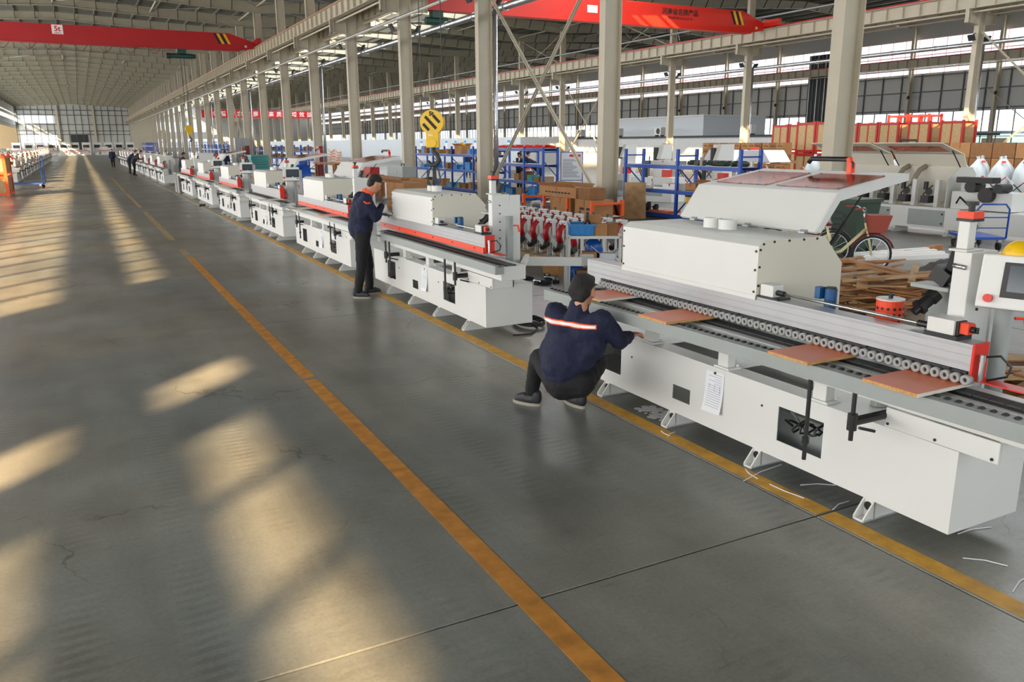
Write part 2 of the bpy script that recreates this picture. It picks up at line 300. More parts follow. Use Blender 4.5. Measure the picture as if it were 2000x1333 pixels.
# ---- roof bays: sheet, purlins along the hall, rafters across it
def roof(n, xa, xb, label, sky=None, near=0):
    ce = struct('ceiling', label); xm = (xa+xb)/2; ze, zr = 12.85, 13.4; Z = lambda x: ze+(zr-ze)*(1-abs(x-xm)/(xb-xm))
    spans = [(xa, xm), (xm, xb)] if not sky else [(xa, sky[0]), (sky[1], xb)]
    for a, b in spans:
        MB().prism([(a, Z(a)+.2), (b, Z(b)+.2), (b, Z(b)+.26), (a, Z(a)+.26)], 'y', YN, YF).build('roof_sheet', 'roof_sheet', ce)
    n_p = 18
    for i in range(n_p+1):
        x = xa+.35+(xb-xa-.7)*i/n_p
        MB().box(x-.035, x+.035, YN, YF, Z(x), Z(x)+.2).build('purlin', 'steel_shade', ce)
    r = MB()
    for a, b in ((xa, xm), (xm, xb)):
        da, db = (.80, .55) if a == xa else (.55, .80)
        for (t0, t1, w) in ((0, .02, .12), (.02, 1, .012)):                   # top flange, web
            A0, A1 = Z(a)-da*t0-.0, Z(a)-da*t1; B0, B1 = Z(b)-db*t0, Z(b)-db*t1
            r.prism([(a, A1), (b, B1), (b, B0), (a, A0)], 'y', -w, w)
        r.prism([(a, Z(a)-da-.02), (b, Z(b)-db-.02), (b, Z(b)-db), (a, Z(a)-da)], 'y', -.12, .12)
    me = r.mesh('rafter', 'steel_cream_dim'); fb = MB()
    for i in range(1, n_p):
        x = xa+.35+(xb-xa-.7)*i/n_p
        dd = .80-.25*(1-abs(x-xm)/(xb-xm))
        fb.beam((x, -.14, Z(x)-dd-.02), (x, -.6, Z(x)+.02), .05, .05)
    mf = fb.mesh('fly_brace', 'dark')
    for k in range(near, K):
        o = link('rafter', me, ce, loc=(0, Y1(k), 0)); q = link('fly_brace', mf, o); q['kind'] = 'stuff'
    if sky:
        MB().box(23.6, 26.4, YN, YF, Z(sky[0])+.22, Z(sky[0])+.235).build('skylight_sheet', 'glass', ce); MB().box(sky[0], 23.6, YN, YF, Z(sky[0])+.22, Z(sky[0])+.26).build('skylight_sheet', 'letter_white', ce)
        MB().box(26.4, sky[1], YN, YF, Z(sky[0])+.22, Z(sky[0])+.26).build('skylight_sheet', 'letter_white', ce)
    # wind bracing in some bays: rods and tubes
    for k in (2, 6, 7, 13, 20):
        if k < near: continue
        for i in range(4):
            x0 = xa+(xb-xa)*i/4; x1 = xa+(xb-xa)*(i+1)/4; y0, y1 = Y1(k)+.1, Y1(k+1)-.1
            if sky and k == 2: pass
            MB().cyl((x0, y0, Z(x0)-.25), (x1, y1, Z(x1)-.25), .016, n=5).cyl((x1, y0, Z(x1)-.25), (x0, y1, Z(x0)-.25), .016, n=5).build('brace_rod', 'galv', ce)
            MB().cyl((x1, y0, Z(x1)-.35), (x1, y1, Z(x1)-.35), .06, n=8).build('tie_tube', 'steel_cream', ce)
    return ce
roof(1, LW-.1, X1, 'olive grey roof over the aisle, closely ribbed with rafters', near=3)
roof(2, X1, X2, 'grey steel roof with a glazed ridge over the middle bay', (22.6, 31.4), near=1)
roof(3, X2, RW+.1, 'pale corrugated roof over the bay by the windowed wall', near=2)
# ---- columns
def hcol(d, b, h, t=.014, m='steel_cream'):
    s_ = MB(); s_.box(-d/2, -d/2+t*1.3, -b/2, b/2, 0, h).box(d/2-t*1.3, d/2, -b/2, b/2, 0, h); fl_ = s_.mesh('flange', m)
    w = MB().box(-d/2+t, d/2-t, -t/2, t/2, 0, h).mesh('web', m)
    p = MB().box(-d/2-.08, d/2+.08, -b/2-.08, b/2+.08, 0, .03)
    for x in (-1, 1):
        for y in (-1, 1): p.cyl((x*(d/2+.04), y*(b/2+.04), .03), (x*(d/2+.04), y*(b/2+.04), .09), .02, n=6)
    return fl_, w, p.mesh('base_plate', m)
def bracket():
    bm_ = MB(); s_ = 1
    for sg in (-1, 1):
        a = sg*.28; b = sg*1.12; x0, x1 = min(a, b), max(a, b)
        bm_.box(x0, x1, -.10, .10, 8.42, 8.45).prism([(a, 7.75), (b, 7.85), (b, 8.42), (a, 8.42)], 'y', -.008, .008)
        bm_.prism([(a, 7.73), (b, 7.83), (b, 7.85), (a, 7.75)], 'y', -.10, .10)
        for q in (.75, .98): xx = a+(b-a)*q; bm_.box(xx-.008, xx+.008, -.10, .10, 7.8, 8.42)
    return bm_.mesh('crane_bracket', 'steel_cream')
def lamp_pair():
    h = MB()
    for sg in (-1, 1):
        h.cbox((sg*.62, -.05, 7.1), (.08, .34, .30), ry=sg*.55); h.beam((sg*.28, 0, 7.35), (sg*.6, 0, 7.2), .03)
    return h.mesh('floodlight', 'dark')
cw = hcol(.56, .28, 12.1); brk = bracket(); lp = lamp_pair()
def col_label(k, row):
    if k < 10: return f'cream steel column, {ORD[k]} from the camera in the row {row}'
    return f'far cream steel column in the receding row {row}'
for k in range(K):
    c = thing('column', col_label(k, 'behind the white machines'), 'column', (X1, Y1(k), 0), 0, 'steel columns beside the machine line'); c['kind'] = 'structure'
    for me, n in zip(cw, ('flange', 'web', 'base_plate')): link(n, me, c)
    link('crane_bracket', brk, c)
    if k < 14: link('floodlight', lp, c)
    if k in (0, 1): MB().tube([(-.2, -.012, z) for z in (.6, 2, 12)], .014).build('conduit', 'galv', c)
    if k in (2, 5, 8, 11, 15): MB().tube([(.44, -.05, .2), (.44, -.05, 3), (.44, -.05, 6.8)], .09, 10).build('downpipe', 'foil', c, smooth=True)
cw2 = hcol(.5, .26, 12.1)
for k in range(1, K):
    c = thing('column', col_label(k-1, 'beyond the partition'), 'column', (X2, Y1(k)-.6, 0), 0, 'steel columns between the middle and the far bay'); c['kind'] = 'structure'
    for me, n in zip(cw2, ('flange', 'web', 'base_plate')): link(n, me, c)
    link('crane_bracket', brk, c)
    if k < 12: link('floodlight', lp, c)
    if k in (2, 4, 9): MB().tube([(.40, -.05, .2), (.40, -.05, 3), (.40, -.05, 6.8)], .08, 10).build('downpipe', 'foil', c, smooth=True)
# black and orange kerb round the second column
kb = thing('column_kerb', 'black and orange striped kerb round the foot of a column', 'kerb', (X1, Y1(1), 0))
MB().box(-.55, .55, -.42, -.36, 0, .32).box(-.55, .55, .36, .42, 0, .32).box(-.55, -.49, -.42, .42, 0, .32).box(.49, .55, -.42, .42, 0, .32).build('kerb_plate', 'ink_dark', kb)
for i in range(5): MB().prism([(-.5+.22*i, 0), (-.39+.22*i, 0), (-.5+.22*i, .32), (-.61+.22*i, .32)] if i else [(-.5, 0), (-.39, 0), (-.5, .32), (-.55, .32)], 'y', -.428, -.42).build('warning_stripe', 'orange_rack', kb)
# ---- crane runways: beam, stiffeners, rail, conductor tube below
def runway(x, side, y0, y1, label, m='steel_cream'):
    b = MB().box(x-.02, x+.02, y0, y1, 8.47, 9.13).box(x-.17, x+.17, y0, y1, 8.45, 8.475).box(x-.17, x+.17, y0, y1, 9.12, 9.145)
    r = thing('crane_runway', label, 'crane beam'); r['kind'] = 'structure'
    b.build('beam', m, r); st = MB()
    y = y0
    while y < y1: st.box(x-.15, x+.15, y-.008, y+.008, 8.475, 9.12); y += S/8
    q = st.build('stiffener', m, r); q['kind'] = 'stuff'
    MB().box(x-.04, x+.04, y0, y1, 9.145, 9.25).build('rail', 'crane_red', r)
    MB().cyl((x+side*.1, y0, 8.30), (x+side*.1, y1, 8.30), .05, n=8).build('tie_tube', m, r)
runway(X1-.85, 1, YN, YF, 'cream crane beam on brackets along the aisle side of the near columns')
runway(X1+.85, -1, YN, YF, 'cream crane beam on the inner side of the near columns')
runway(X2-.85, 1, YN, YF, 'cream crane beam crossing behind the tallest red crane end')
runway(X2+.85, -1, YN, YF, 'cream crane beam on the far side of the second column row')
runway(RW-1.0, -1, YN, YF, 'cream crane beam along the far windowed wall')
# long tubes tying the columns, insulated pipe
def longpipe(name, label, x, z, r, m, y0=YN, y1=YF, n=12, rings=False):
    t = thing(name, label, 'pipe'); t['kind'] = 'structure'; MB().cyl((x, y0, z), (x, y1, z), r, n=n).build('pipe_run', m, t, smooth=True)
    if rings:
        q = MB().cyl((x, -.05, z), (x, .05, z), r*1.18, n=n).mesh('pipe_band', m); y = max(y0, 14)
        while y < min(y1, 110): link('pipe_band', q, t, loc=(0, y, 0)); y += 2.7
longpipe('tie_tube', 'grey painted tube running along the near columns below the crane beam', X1-.42, 7.45, .07, 'galv')
longpipe('heating_pipe', 'shiny foil wrapped pipe running between the near columns', X1+.62, 6.85, .13, 'foil', 12, 180, 14, True)
longpipe('heating_pipe', 'foil wrapped pipe along the second row of columns', X2+.5, 6.9, .11, 'foil', 12, 180, 12, True)
longpipe('tie_tube', 'pale tube along the second row of columns', X2-.3, 10.0, .07, 'galv', 20, 200)
# diagonal bracing between columns
def xbrace(x, k, z0, z1, label, w=.14, dy=0):
    t = thing('cross_brace', label, 'brace', (0, 0, 0)); t['kind'] = 'structure'
    a, b = Y1(k)+dy+.2, Y1(k+1)+dy-.2
    for p, q in (((x-.06, a, z0), (x-.06, b, z1)), ((x+.06, b, z0), (x+.06, a, z1))):
        MB().beam(p, q, .02, w, up=(1, 0, 0)).beam(p, q, w*.6, .02, up=(1, 0, 0)).build('brace_bar', 'steel_cream', t)
xbrace(X1, 1, .35, 7.6, 'pair of crossed cream braces between the two nearest full columns')
xbrace(X1, 8, .35, 7.6, 'crossed cream braces far down the near column row'); xbrace(X1, 17, .35, 7.6, 'crossed braces at the hazy far part of the near column row')
xbrace(X2, 6, .3, 7.6, 'crossed braces in the second column row above the partition', dy=-.6); xbrace(X2, 5, 9.2, 12, 'thin crossed braces above the crane beam', .1, -.6); xbrace(X2, 7, 9.2, 12, 'far thin crossed braces above the crane beam', .1, -.6)
xbrace(X2, 1, .3, 7.4, 'crossed braces of the second column row at the edge above the white bags', .16, -.6)
# ---- side walls
def wall_side(name, label, x, sg, y0, y1, strips, girts, panel, win_m, near, bay0, solid_gaps=()):
    """x: plane; sg: +1 inside is +x; strips: window bands (z0, z1, frame material, mullions per bay)"""
    w = struct(name, label); zs = [0]
    for s_ in strips: zs += [s_[0], s_[1]]
    zs.append(13.1)
    for i in range(0, len(zs), 2):
        if zs[i+1]-zs[i] > .02: MB().box(x-.06, x+.06, y0, y1, zs[i], zs[i+1]).build('wall_sheet', panel, w)
    for a, b in solid_gaps:
        for s_ in strips: MB().box(x-.05, x+.05, a, b, s_[0], s_[1]).build('wall_sheet', panel, w)
    for z in girts: MB().box(x+sg*.06, x+sg*.2, y0, y1, z-.05, z+.05).build('girt', 'girt', w)
    return w
wl = wall_side('wall_left', 'sunlit side wall with tall translucent windows and a clerestory', LW, 1, YN, YF, [(1.2, 6.6, 0, 6), (8.41, 9.6, 0, 6), (10.07, 10.6, 0, 6)], (7.2, 8.2), 'wall_panel', 'glass', 0, 0, ((-8.8, -3.0), (-10.5, -9.55), (YN, -24)))
wn = 0
def window(label, x, sg, y0, y1, z0, z1, per, frame, deep, near=(0, 0), bar=None, t=.06, pane='glass'):
    """a strip window: frame rails and one mesh of mullions; panes near the camera each an object, the rest joined"""
    global wn; wn += 1
    w = struct(f'window_{wn}', label); p = S/per
    MB().box(x-deep, x+deep, y0, y1, z0, z0+t).box(x-deep, x+deep, y0, y1, z1-t, z1).build('frame_rail', frame, w)
    mm = MB(); y = y0; i = 0
    while y < y1-.01: mm.box(x-deep, x+deep, y-t*.45, y+t*.45, z0, z1); y += p
    if bar: mm.box(x-deep*.8, x+deep*.8, y0, y1, bar-.03, bar+.03)
    q = mm.build('mullion', frame, w); q['kind'] = 'stuff'
    pm = MB().box(-.006, .006, t*.4, p-t*.4, z0+t, z1-t).mesh('pane', pane); rest = MB(); y = y0
    while y < y1-.01:
        if near[0] <= y < near[1]: link('pane', pm, w, loc=(x, y, 0))
        else: rest.box(x-.006, x+.006, y+t*.4, y+p-t*.4, z0+t, z1-t)
        y += p
    if rest.v: o = rest.build('pane', pane, w); o['kind'] = 'stuff'
    return w
for z0, z1 in ((8.41, 9.6), (10.07, 10.6)):
    for a, b in ((-24, -10.6), (-3, YF)): window('bright clerestory strip of the sunlit side wall', LW, 1, a, b, z0, z1, 6, 'frame_grey', .05, t=.11)
for a, b in ((-24, -9), (-3, YF)): window('tall glowing lower windows of the sunlit side wall', LW, 1, a, b, 1.2, 6.6, 6, 'frame_grey', .05, pane='frosted')
wall_side('wall_right', 'grey panelled far side wall between red framed and clear windows', RW, -1, YN, YF, [(.9, 4.6, 0, 6), (7.95, 8.5, 0, 6), (9.15, 10.95, 0, 6)], (7.75, 6.35, 4.75, 9.0), 'wall_grey', 'glass', 0, 0)
window('clear lower windows of the far side wall above the crates', RW, -1, 12, 240, .9, 4.6, 6, 'frame_grey', .05, (36, 100), 2.4)
window('thin bright strip window under the crane beam of the far side wall', RW, -1, 12, 240, 7.95, 8.5, 6, 'frame_red', .02, t=.03)
window('red framed clerestory strip of the far side wall', RW, -1, 12, 240, 9.15, 10.95, 6, 'frame_red', .02, (36, 100), 9.55, t=.035)
ws = bpy.data.objects['wall_right']; vs_ = MB(); y = 14
while y < 240:
    vs_.box(RW-.2, RW-.06, y-.04, y+.04, 4.6, 7.9); y += S/4
q = vs_.build('wall_stud', 'girt', ws); q['kind'] = 'stuff'
cw3 = hcol(.42, .24, 12)
for k in range(1, 26):
    c = thing('column', 'cream wall column' + (f', {ORD[k-1]} along the far windowed side wall' if k < 11 else ' far along the windowed side wall'), 'column', (RW-.5, 27.15+S*(k-1), 0), 0, 'wall columns'); c['kind'] = 'structure'
    for me, n in zip(cw3, ('flange', 'web', 'base_plate')): link(n, me, c)
    if k < 9: link('floodlight', MB().cbox((-.35, -.2, 5.9), (.22, .1, .26), rx=.3).beam((-.2, 0, 6.0), (-.3, -.15, 5.95), .04).mesh('floodlight', 'dark'), c)
for k in (2, 3): xbrace(RW-.5, k, .5, 6.3, f'crossed braces on the far side wall near the wide shafts, {ORD[k-2]}', .1)
dk = thing('roller_shutter_shaft', 'dark vertical door shaft between the far wall windows', 'shutter', (RW-.4, 61.5, 0))
MB().box(-.15, .15, -2.2, 2.2, 0, 10.6).build('shutter_curtain', 'dark', dk)
for i in range(9): MB().box(-.22, -.12, -2.1+.5*i, -1.98+.5*i, 0, 10.6).build('guide_post', 'girt' if i % 2 else 'galv', dk)
# ---- far gable wall
wf = struct('wall_far', 'pale panelled gable wall at the far end of the hall')
HOLE = [(-13.2, -5.2, 7.9, 10.0), (-13.2, -5.0, 2.0, 5.0)]
MB().plate((-15, X1+.3), (0, 13.3), HOLE, lambda u, v, d: (u, YF+d, v), .1).build('wall_sheet', 'wall_panel', wf)
MB().plate((X1+.3, 69), (0, 13.3), [(20, 34, 5.6, 8.4), (19, 39, 1.2, 3.6)], lambda u, v, d: (u, YF+d, v), .1).build('wall_sheet', 'wall_grey', wf)
for z in (4.9, 5.9, 7.6, 10.1, 11.4): MB().box(-15, X1, YF-.2, YF-.05, z-.09, z+.09).build('girt', 'girt', wf)
x = -14
while x < X1:
    MB().box(x-.07, x+.07, YF-.14, YF-.04, 0, 12.8).build('wall_stud', 'girt', wf); x += 1.72
for x in (-4.4, 4.6): MB().box(x-.25, x+.25, YF-.5, YF-.15, 0, 12.9).build('gable_post', 'steel_cream', wf)
wn += 1; w_ = struct(f'window_{wn}', 'blown out bright window high in the far gable wall')
MB().box(-13.2, -5.2, YF+.02, YF+.04, 7.9, 10.0).build('pane', 'glass', w_); MB().box(-7.0, -6.9, YF-.02, YF+.06, 7.9, 10).build('mullion', 'frame_grey', w_)
wn += 1; w_ = struct(f'window_{wn}', 'pale low window in the far gable wall')
for i in range(6): MB().box(-13.2+i*1.367+.05, -13.2+(i+1)*1.367-.05, YF+.02, YF+.04, 2, 5).build('pane', 'glass', w_)
d_ = struct('door_1', 'dark grey roller door in the far gable wall'); rd = MB()
for i in range(16): rd.box(-1.7, 2.6, YF-.13-.02*(i % 2), YF-.06, .02+.3*i, .32+.3*i)
rd.build('shutter_curtain', 'dark', d_); MB().box(-2.1, 2.9, YF-.3, YF-.08, 4.82, 5.1).build('shutter_box', 'girt', d_)
area((-9.2, YF+.5, 8.9), (0, -1, 0), 8, 2.1, 9, (1, .98, .94)); area((27, YF+.5, 7), (0, -1, 0), 14, 2.8, 8); area((-9.2, YF+.5, 3.5), (0, -1, 0), 8.2, 3, 3.0, (.95, .98, 1)); area((29, YF+.5, 2.4), (0, -1, 0), 20, 2.4, 3.0)
# ---- near gable wall behind the camera
wb = struct('wall_near', 'gable wall of the hall with large glazed doors')
MB().plate((-15, 69), (0, 13.3), [(-13, 9, 1.4, 9), (17, 37, 1.4, 9)], lambda u, v, d: (u, YN-d, v), .1).build('wall_sheet', 'wall_panel', wb)
wn += 1; w_ = struct(f'window_{wn}', 'glazed doors of the near gable wall')
for i in range(11): MB().box(-13+2*i+.03, -11+2*i-.03, YN-.06, YN-.04, 1.4, 9).build('pane', 'glass', w_)
for i in range(10): MB().box(17+2*i+.03, 19+2*i-.03, YN-.06, YN-.04, 1.4, 9).build('pane', 'glass', w_)
wn += 1; w_ = struct(f'window_{wn}', 'bright windows in the far gable of the middle bay')
for i in range(7): MB().box(20+2*i+.04, 22+2*i-.04, YF+.02, YF+.04, 5.6, 8.4).build('pane', 'glass', w_)
for i in range(10): MB().box(19+2*i+.04, 21+2*i-.04, YF+.02, YF+.04, 1.2, 3.6).build('pane', 'glass', w_)
# ---- ground and buildings outside the far side wall
gr = struct('ground', 'grey yard outside the windowed wall'); MB().box(RW+.1, 160, YN, 300, -.4, -.05).build('yard', 'slab_base', gr)
mat('house_blue', (112, 160, 190), .6); mat('house_white', (214, 220, 224), .6)
for i, (y0, y1, m, h) in enumerate(((20, 95, 'house_blue', 3.1), (110, 200, 'house_white', 3.4))):
    t = thing('factory_building', 'low pale blue works building seen through the lower windows' if i == 0 else 'low white works building far off through the lower windows', 'building', (95, 0, 0))
    MB().box(0, 14, y0, y1, 0, h).build('wall_sheet', m, t); MB().prism([(-.5, h), (14.5, h), (7, h+1.4)], 'y', y0-.4, y1+.4).build('roof', 'house_white', t)
    for j in range(8): yy = y0+5+j*(y1-y0-8)/8; MB().box(-.05, .02, yy, yy+3, .9, 2.3).build('window_pane', 'dark', t)
# ================================================================ edge banding machines
MX = 3.743                                            # front face of the cabinets
def foot_mesh():
    f = MB(); w = .075
    prof = [(-.063, 0), (.46, 0), (.46, .125), (.02, .125), (-.063, .022)]
    for y in (-w/2, w/2-.01): f.prism(prof, 'y', y, y+.01)
    f.box(-.063, .46, -w/2, w/2, 0, .012).box(.012, .024, -w/2, w/2, .012, .125).box(.3, .46, -w/2, w/2, .012, .125)
    return f.mesh('foot', 'white')
FOOT = foot_mesh(); FHOLE = MB().cyl((.008, 0, .075), (.014, 0, .075), .026, n=16).mesh('bolt_hole', 'black')
ROLL = MB().ring((-.034, 0, 0), (.0, 0, 0), .0255, .0115, 18).mesh('pressure_roller', 'roller_grey', True)
HUB = MB().cyl((-.025, 0, 0), (-.02, 0, 0), .0118, n=12).mesh('hub', 'black')
RNUB = MB().prism([(-.017, 0), (-.007, .012), (.007, .012), (.017, 0)], 'x', -.012, .012).mesh('support_roller', 'rubber')
PAD = MB().box(-.035, .04, -.038, .038, 0, .014).mesh('track_pad', 'track_grey')
SCREW = MB().cyl((0, 0, 0), (-.006, 0, 0), .008, n=8).mesh('screw', 'black')
SCREWY = MB().cyl((0, 0, 0), (0, -.006, 0), .008, n=8).mesh('screw', 'black')
HINGE = MB().cbox((0, 0, 0), (.03, .055, .012)).cyl((.012, -.028, .01), (.012, .028, .01), .008, n=8).mesh('hinge', 'galv')
def bander(label, ynear, rollers=True, lid=True, panel=None, strip=True, near=True, length=3.85, rail_dx=0, paper=True, chain=True, redlift=False, yb=3.45, group='edge banding machines in the long line'):
    r = thing('edge_banding_machine', label, 'machine', (MX, ynear, 0), 0, group); Ln = length
    bv = .004 if near else 0
    # base cabinet with its openings
    holes = [(.84, 1.2, .238, .466), (2.05, 2.25, .225, .336), (2.92, 3.25, .23, .476)]
    cab = MB().plate((0, Ln), (.12, .575), holes, lambda u, v, d: (d, u, v), .006)
    cab.box(.572, .58, 0, Ln, .12, .575).box(.006, .572, 0, .008, .12, .575).box(.006, .572, Ln-.008, Ln, .12, .575).box(.006, .572, .008, Ln-.008, .12, .13)
    cab.plate((.006, .572), (.008, Ln-.008), [(.15, .42, 1.1, 1.7), (.15, .42, 1.95, 2.5)], lambda u, v, d: (u, v, .575-d), .006)
    c = cab.build('base_cabinet', 'white', r)
    MB().tube([(.05+.05*math.sin(i*1.3), .86+.012*i, .40+.04*math.sin(i*.9)-.002*i) for i in range(26)], .008, 5).tube([(.06, .9+.011*i, .38-.05*math.sin(i*.2)) for i in range(24)], .008, 5).build('cable', 'black', c)
    MB().box(.2, .45, .7, 1.5, .13, .36).build('drive_unit', 'grey_paint', c)
    for i, y in enumerate((.49, 1.37, 2.255, 3.13)):
        f = link('foot', FOOT, r, bevel=0, loc=(0, y, 0)); link('bolt_hole', FHOLE, f)
    # white front plate and near-end bracket
    MB().box(-.022, .0, -.21, .42, .585, .695).box(-.0, .24, -.21, -.19, .585, .76).box(.22, .24, -.21, .0, .585, .76).build('front_plate', 'white', r, bevel=bv)
    for y, z in ((.40, .605), (.12, .605), (-.18, .605)): link('screw', SCREW, r, loc=(-.022, y, z))
    if near:
        for y, z in ((1.34, .43), (2.77, .42)): link('screw', SCREW, r, loc=(0, y, z))
    for y in (2.59, 1.75, .91):
        MB().box(.02, .09, y-.05, y+.05, .59, .76).box(.005, .12, y-.075, y+.075, .575, .59).cyl((.1, y-.06, .59), (.1, y-.06, .61), .012, n=6).cyl((.1, y+.06, .59), (.1, y+.06, .61), .012, n=6).build('support_block', 'white', r, bevel=bv)
    # conveyor: bed, groove and chain pads
    MB().box(-.12, .16, -.62, 3.3, .74, .885).build('conveyor_bed', 'white', r, bevel=bv)
    MB().box(-.185, -.12, -.62, 3.2, .83, .845).build('channel_tray', 'white', r)
    MB().box(-.066, -.056, -.62, 3.3, .885, .897).box(.035, .05, -.62, 3.3, .885, .897).build('chain_guide', 'black', r)
    if chain:
        if near:
            for i in range(48): link('track_pad', PAD, r, loc=(-.018, -.58+.08*i, .888))
        else: MB().box(-.062, .03, -.6, 3.28, .886, .902).build('track_pad_chain', 'dark', r)
    # adjustable support rail with rubber rollers and its hanging rods
    a, b = (-.268+rail_dx, -.433+rail_dx) if rail_dx == 0 else (rail_dx-.05, rail_dx-.05)
    ya = -.68; sl = (b-a)/(yb-ya); ang = math.atan(-sl)
    rl = MB().cbox((0, 0, 0), (.10, yb-ya, .085)).cbox((.012, 0, .035), (.062, yb-ya, .018))
    o = rl.build('support_rail', 'grey_paint', r, bevel=bv); o.location = ((a+b)/2+.05, (ya+yb)/2, .8625); o.rotation_euler = (0, 0, ang)
    n = 76 if near else 0
    for i in range(n): link('support_roller', RNUB, o, loc=(.012, ya+(yb-ya)*(i+.5)/n-(ya+yb)/2, .041))
    if not n: MB().box(0, .022, -(yb-ya)/2+.03, (yb-ya)/2-.03, .042, .048).build('support_roller_strip', 'rubber', o)
    xr = a+.05+sl*.7
    for y, z0, arm in ((.725, .33, False), (.436, .54, True), (min(2.95, yb-.2), .306, False), (min(3.2, yb-.05), .5, True)):
        x = a+.05+sl*(y-ya); rod = MB().cyl((x, y, z0), (x, y, .82), .0125, n=10).cyl((x, y, z0+.10), (x, y, z0+.135), .021, n=10)
        if arm: rod.cyl((x, y, z0+.06), (x, y, z0+.15), .026, n=12).cyl((x, y, z0+.105), (.02, y, z0+.105), .026, n=10).beam((x+.06, y, z0+.06), (x+.16, y-.02, z0+.03), .015)
        rod.build('support_rod', 'black', r)
    # pressure beam
    Lb = 3.45
    bm_ = MB().box(0, .12, 0, Lb, .995, 1.13)
    for z in (1.022, 1.03, 1.07, 1.108, 1.116): bm_.box(-.0025, 0, 0, Lb, z, z+.0035)
    pb = bm_.build('pressure_beam', 'alu', r, bevel=.002 if near else 0)
    MB().box(.02, .12, 0, Lb, .93, .995).build('roller_carrier', 'alu', r)
    if rollers:
        MB().box(.004, .02, 0.02, Lb-.2, .93, .99).build('roller_backing', 'dark', r)
        for i in range(60):
            q = link('pressure_roller', ROLL, r, loc=(0, .0+.0542*i, .957)); link('hub', HUB, q)
        for i in range(7): MB().box(-.006, .0, .1+.5*i, .125+.5*i, .985, .996).build('clip', 'black', r)
    elif strip: 
        MB().box(-.012, 0, .02, Lb-.02, .935, 1.0).build('roller_guard', 'orange_red', r)
        for i in range(6): link('screw', SCREW, r, loc=(-.012, .25+.6*i, .975))
    # near end plate, toe guard, small air cylinder, hose
    MB().box(-.004, .11, -.012, 0, .945, 1.135).box(.03, .12, -.30, -.0, .945, .951).build('end_guard', 'red', r)
    MB().cyl((.03, -.035, .955), (.03, -.035, 1.075), .013, n=12).cyl((.03, -.035, 1.05), (.03, -.035, 1.085), .016, n=8).cyl((.03, -.035, .92), (.03, -.035, .955), .006, n=8).build('air_cylinder', 'steel', r, smooth=False)
    MB().tube([(.05, -.03, 1.07), (.1, -.08, 1.08), (.13, -.12, 1.03), (.12, -.11, .98), (.06, -.05, .955)], .006).build('air_hose', 'black', r)
    # hood
    hp = [(-.008, 1.112), (-.008, 1.452), (.05, 1.489), (.573, 1.485), (.755, 1.297), (.767, .9), (.13, .9), (.13, 1.112)]
    MB().prism(hp, 'y', 1.46, 2.925).box(-.014, .0, 1.455, 2.93, 1.108, 1.14).build('hood', 'white', r, bevel=bv)
    ep = [(x, z) for x, z in hp]
    for y in (1.455, 2.925): MB().prism(ep, 'y', y, y+.005).build('hood_end_plate', 'cream', r)
    if near:
        for x, z in ((.005, 1.2), (.005, 1.32), (.005, 1.43), (.03, 1.465), (.12, 1.475), (.25, 1.475), (.38, 1.474), (.5, 1.474), (.60, 1.07), (.63, 1.07)): link('screw', SCREWY, r, loc=(x, 1.455, z))
        for y in (1.475, 2.91):
            for z in (1.16, 1.3, 1.42): link('screw', SCREW, r, loc=(-.008, y, z))
    for y in (2.12, 2.28): MB().ring((.33, y, 1.48), (.33, y, 1.555), .066, .058, 24).build('vent_pipe', 'white', r, smooth=False)
    if lid:
        P0, P1, P2 = Vector((.597, 0, 1.50)), Vector((.779, 0, 1.755)), Vector((1.487, 0, 1.87)); y0, y1 = 1.57, 2.97
        ld = MB(); t = .022
        n1 = Vector((-(P1-P0).z, 0, (P1-P0).x)).normalized(); n2 = Vector((-(P2-P1).z, 0, (P2-P1).x)).normalized()
        ld.prism([(P0.x, P0.z), (P1.x, P1.z), ((P1+(-n1)*t).x, (P1-n1*t).z), ((P0-n1*t).x, (P0-n1*t).z)], 'y', y0, y1)
        fn = lambda u, v, d: tuple(P1+(P2-P1)*u+Vector((0, v, 0))-n2*d)
        wn_ = [(.16, .80, 1.66, 2.22), (.16, .80, 2.34, 2.88)]
        ld.plate((0, 1), (y0, y1), wn_, fn, t)
        for y in (y0-.012, y1+.002):       # side skirts
            ld.prism([(P0.x, P0.z), (P1.x, P1.z), (P2.x, P2.z), (P2.x-.0, P2.z-.05), (P1.x+.03, P1.z-.055), (P0.x+.05, P0.z-.01)], 'y', y, y+.01)
        lo = ld.build('lid', 'white', r)
        for w in wn_:
            MB().plate((w[0]-.01, w[1]+.01), (w[2]-.01, w[3]+.01), [], lambda u, v, d: fn(u, v, -.003-d), .004).build('lid_window', 'amber', lo)
            if near:
                for u in (w[0], w[1]):
                    for k in range(3): q = fn(u, w[2]+(w[3]-w[2])*k/2, -.004); MB().cyl(q, (q[0], q[1], q[2]+.005), .007, n=7).build('screw', 'black', lo)
        hx = P1+(P2-P1)*.93; z = hx.z; hy0, hy1 = 2.02, 2.44
        MB().tube([(hx.x, hy0+.01, z), (hx.x, hy0, z+.07), (hx.x, hy0+.03, z+.10), (hx.x, hy1-.03, z+.10), (hx.x, hy1, z+.07)], .019, 10).build('lid_handle', 'black', lo, smooth=True)
        MB().box(hx.x-.022, hx.x+.022, hy0-.012, hy0+.028, z-.005, z+.075).cyl((hx.x, hy0+.008, z+.06), (hx.x, hy0+.03, z+.11), .024, n=10).build('handle_cap', 'orange_red', lo)
        MB().cyl((.66, 1.54, 1.33), (.86, 1.555, 1.55), .013, n=8).cyl((.86, 1.555, 1.55), (1.06, 1.565, 1.775), .006, n=8).build('gas_strut', 'black', lo)
        for y in (1.66, 2.2, 2.8): link('hinge', HINGE, lo, loc=(.585, y, 1.492))
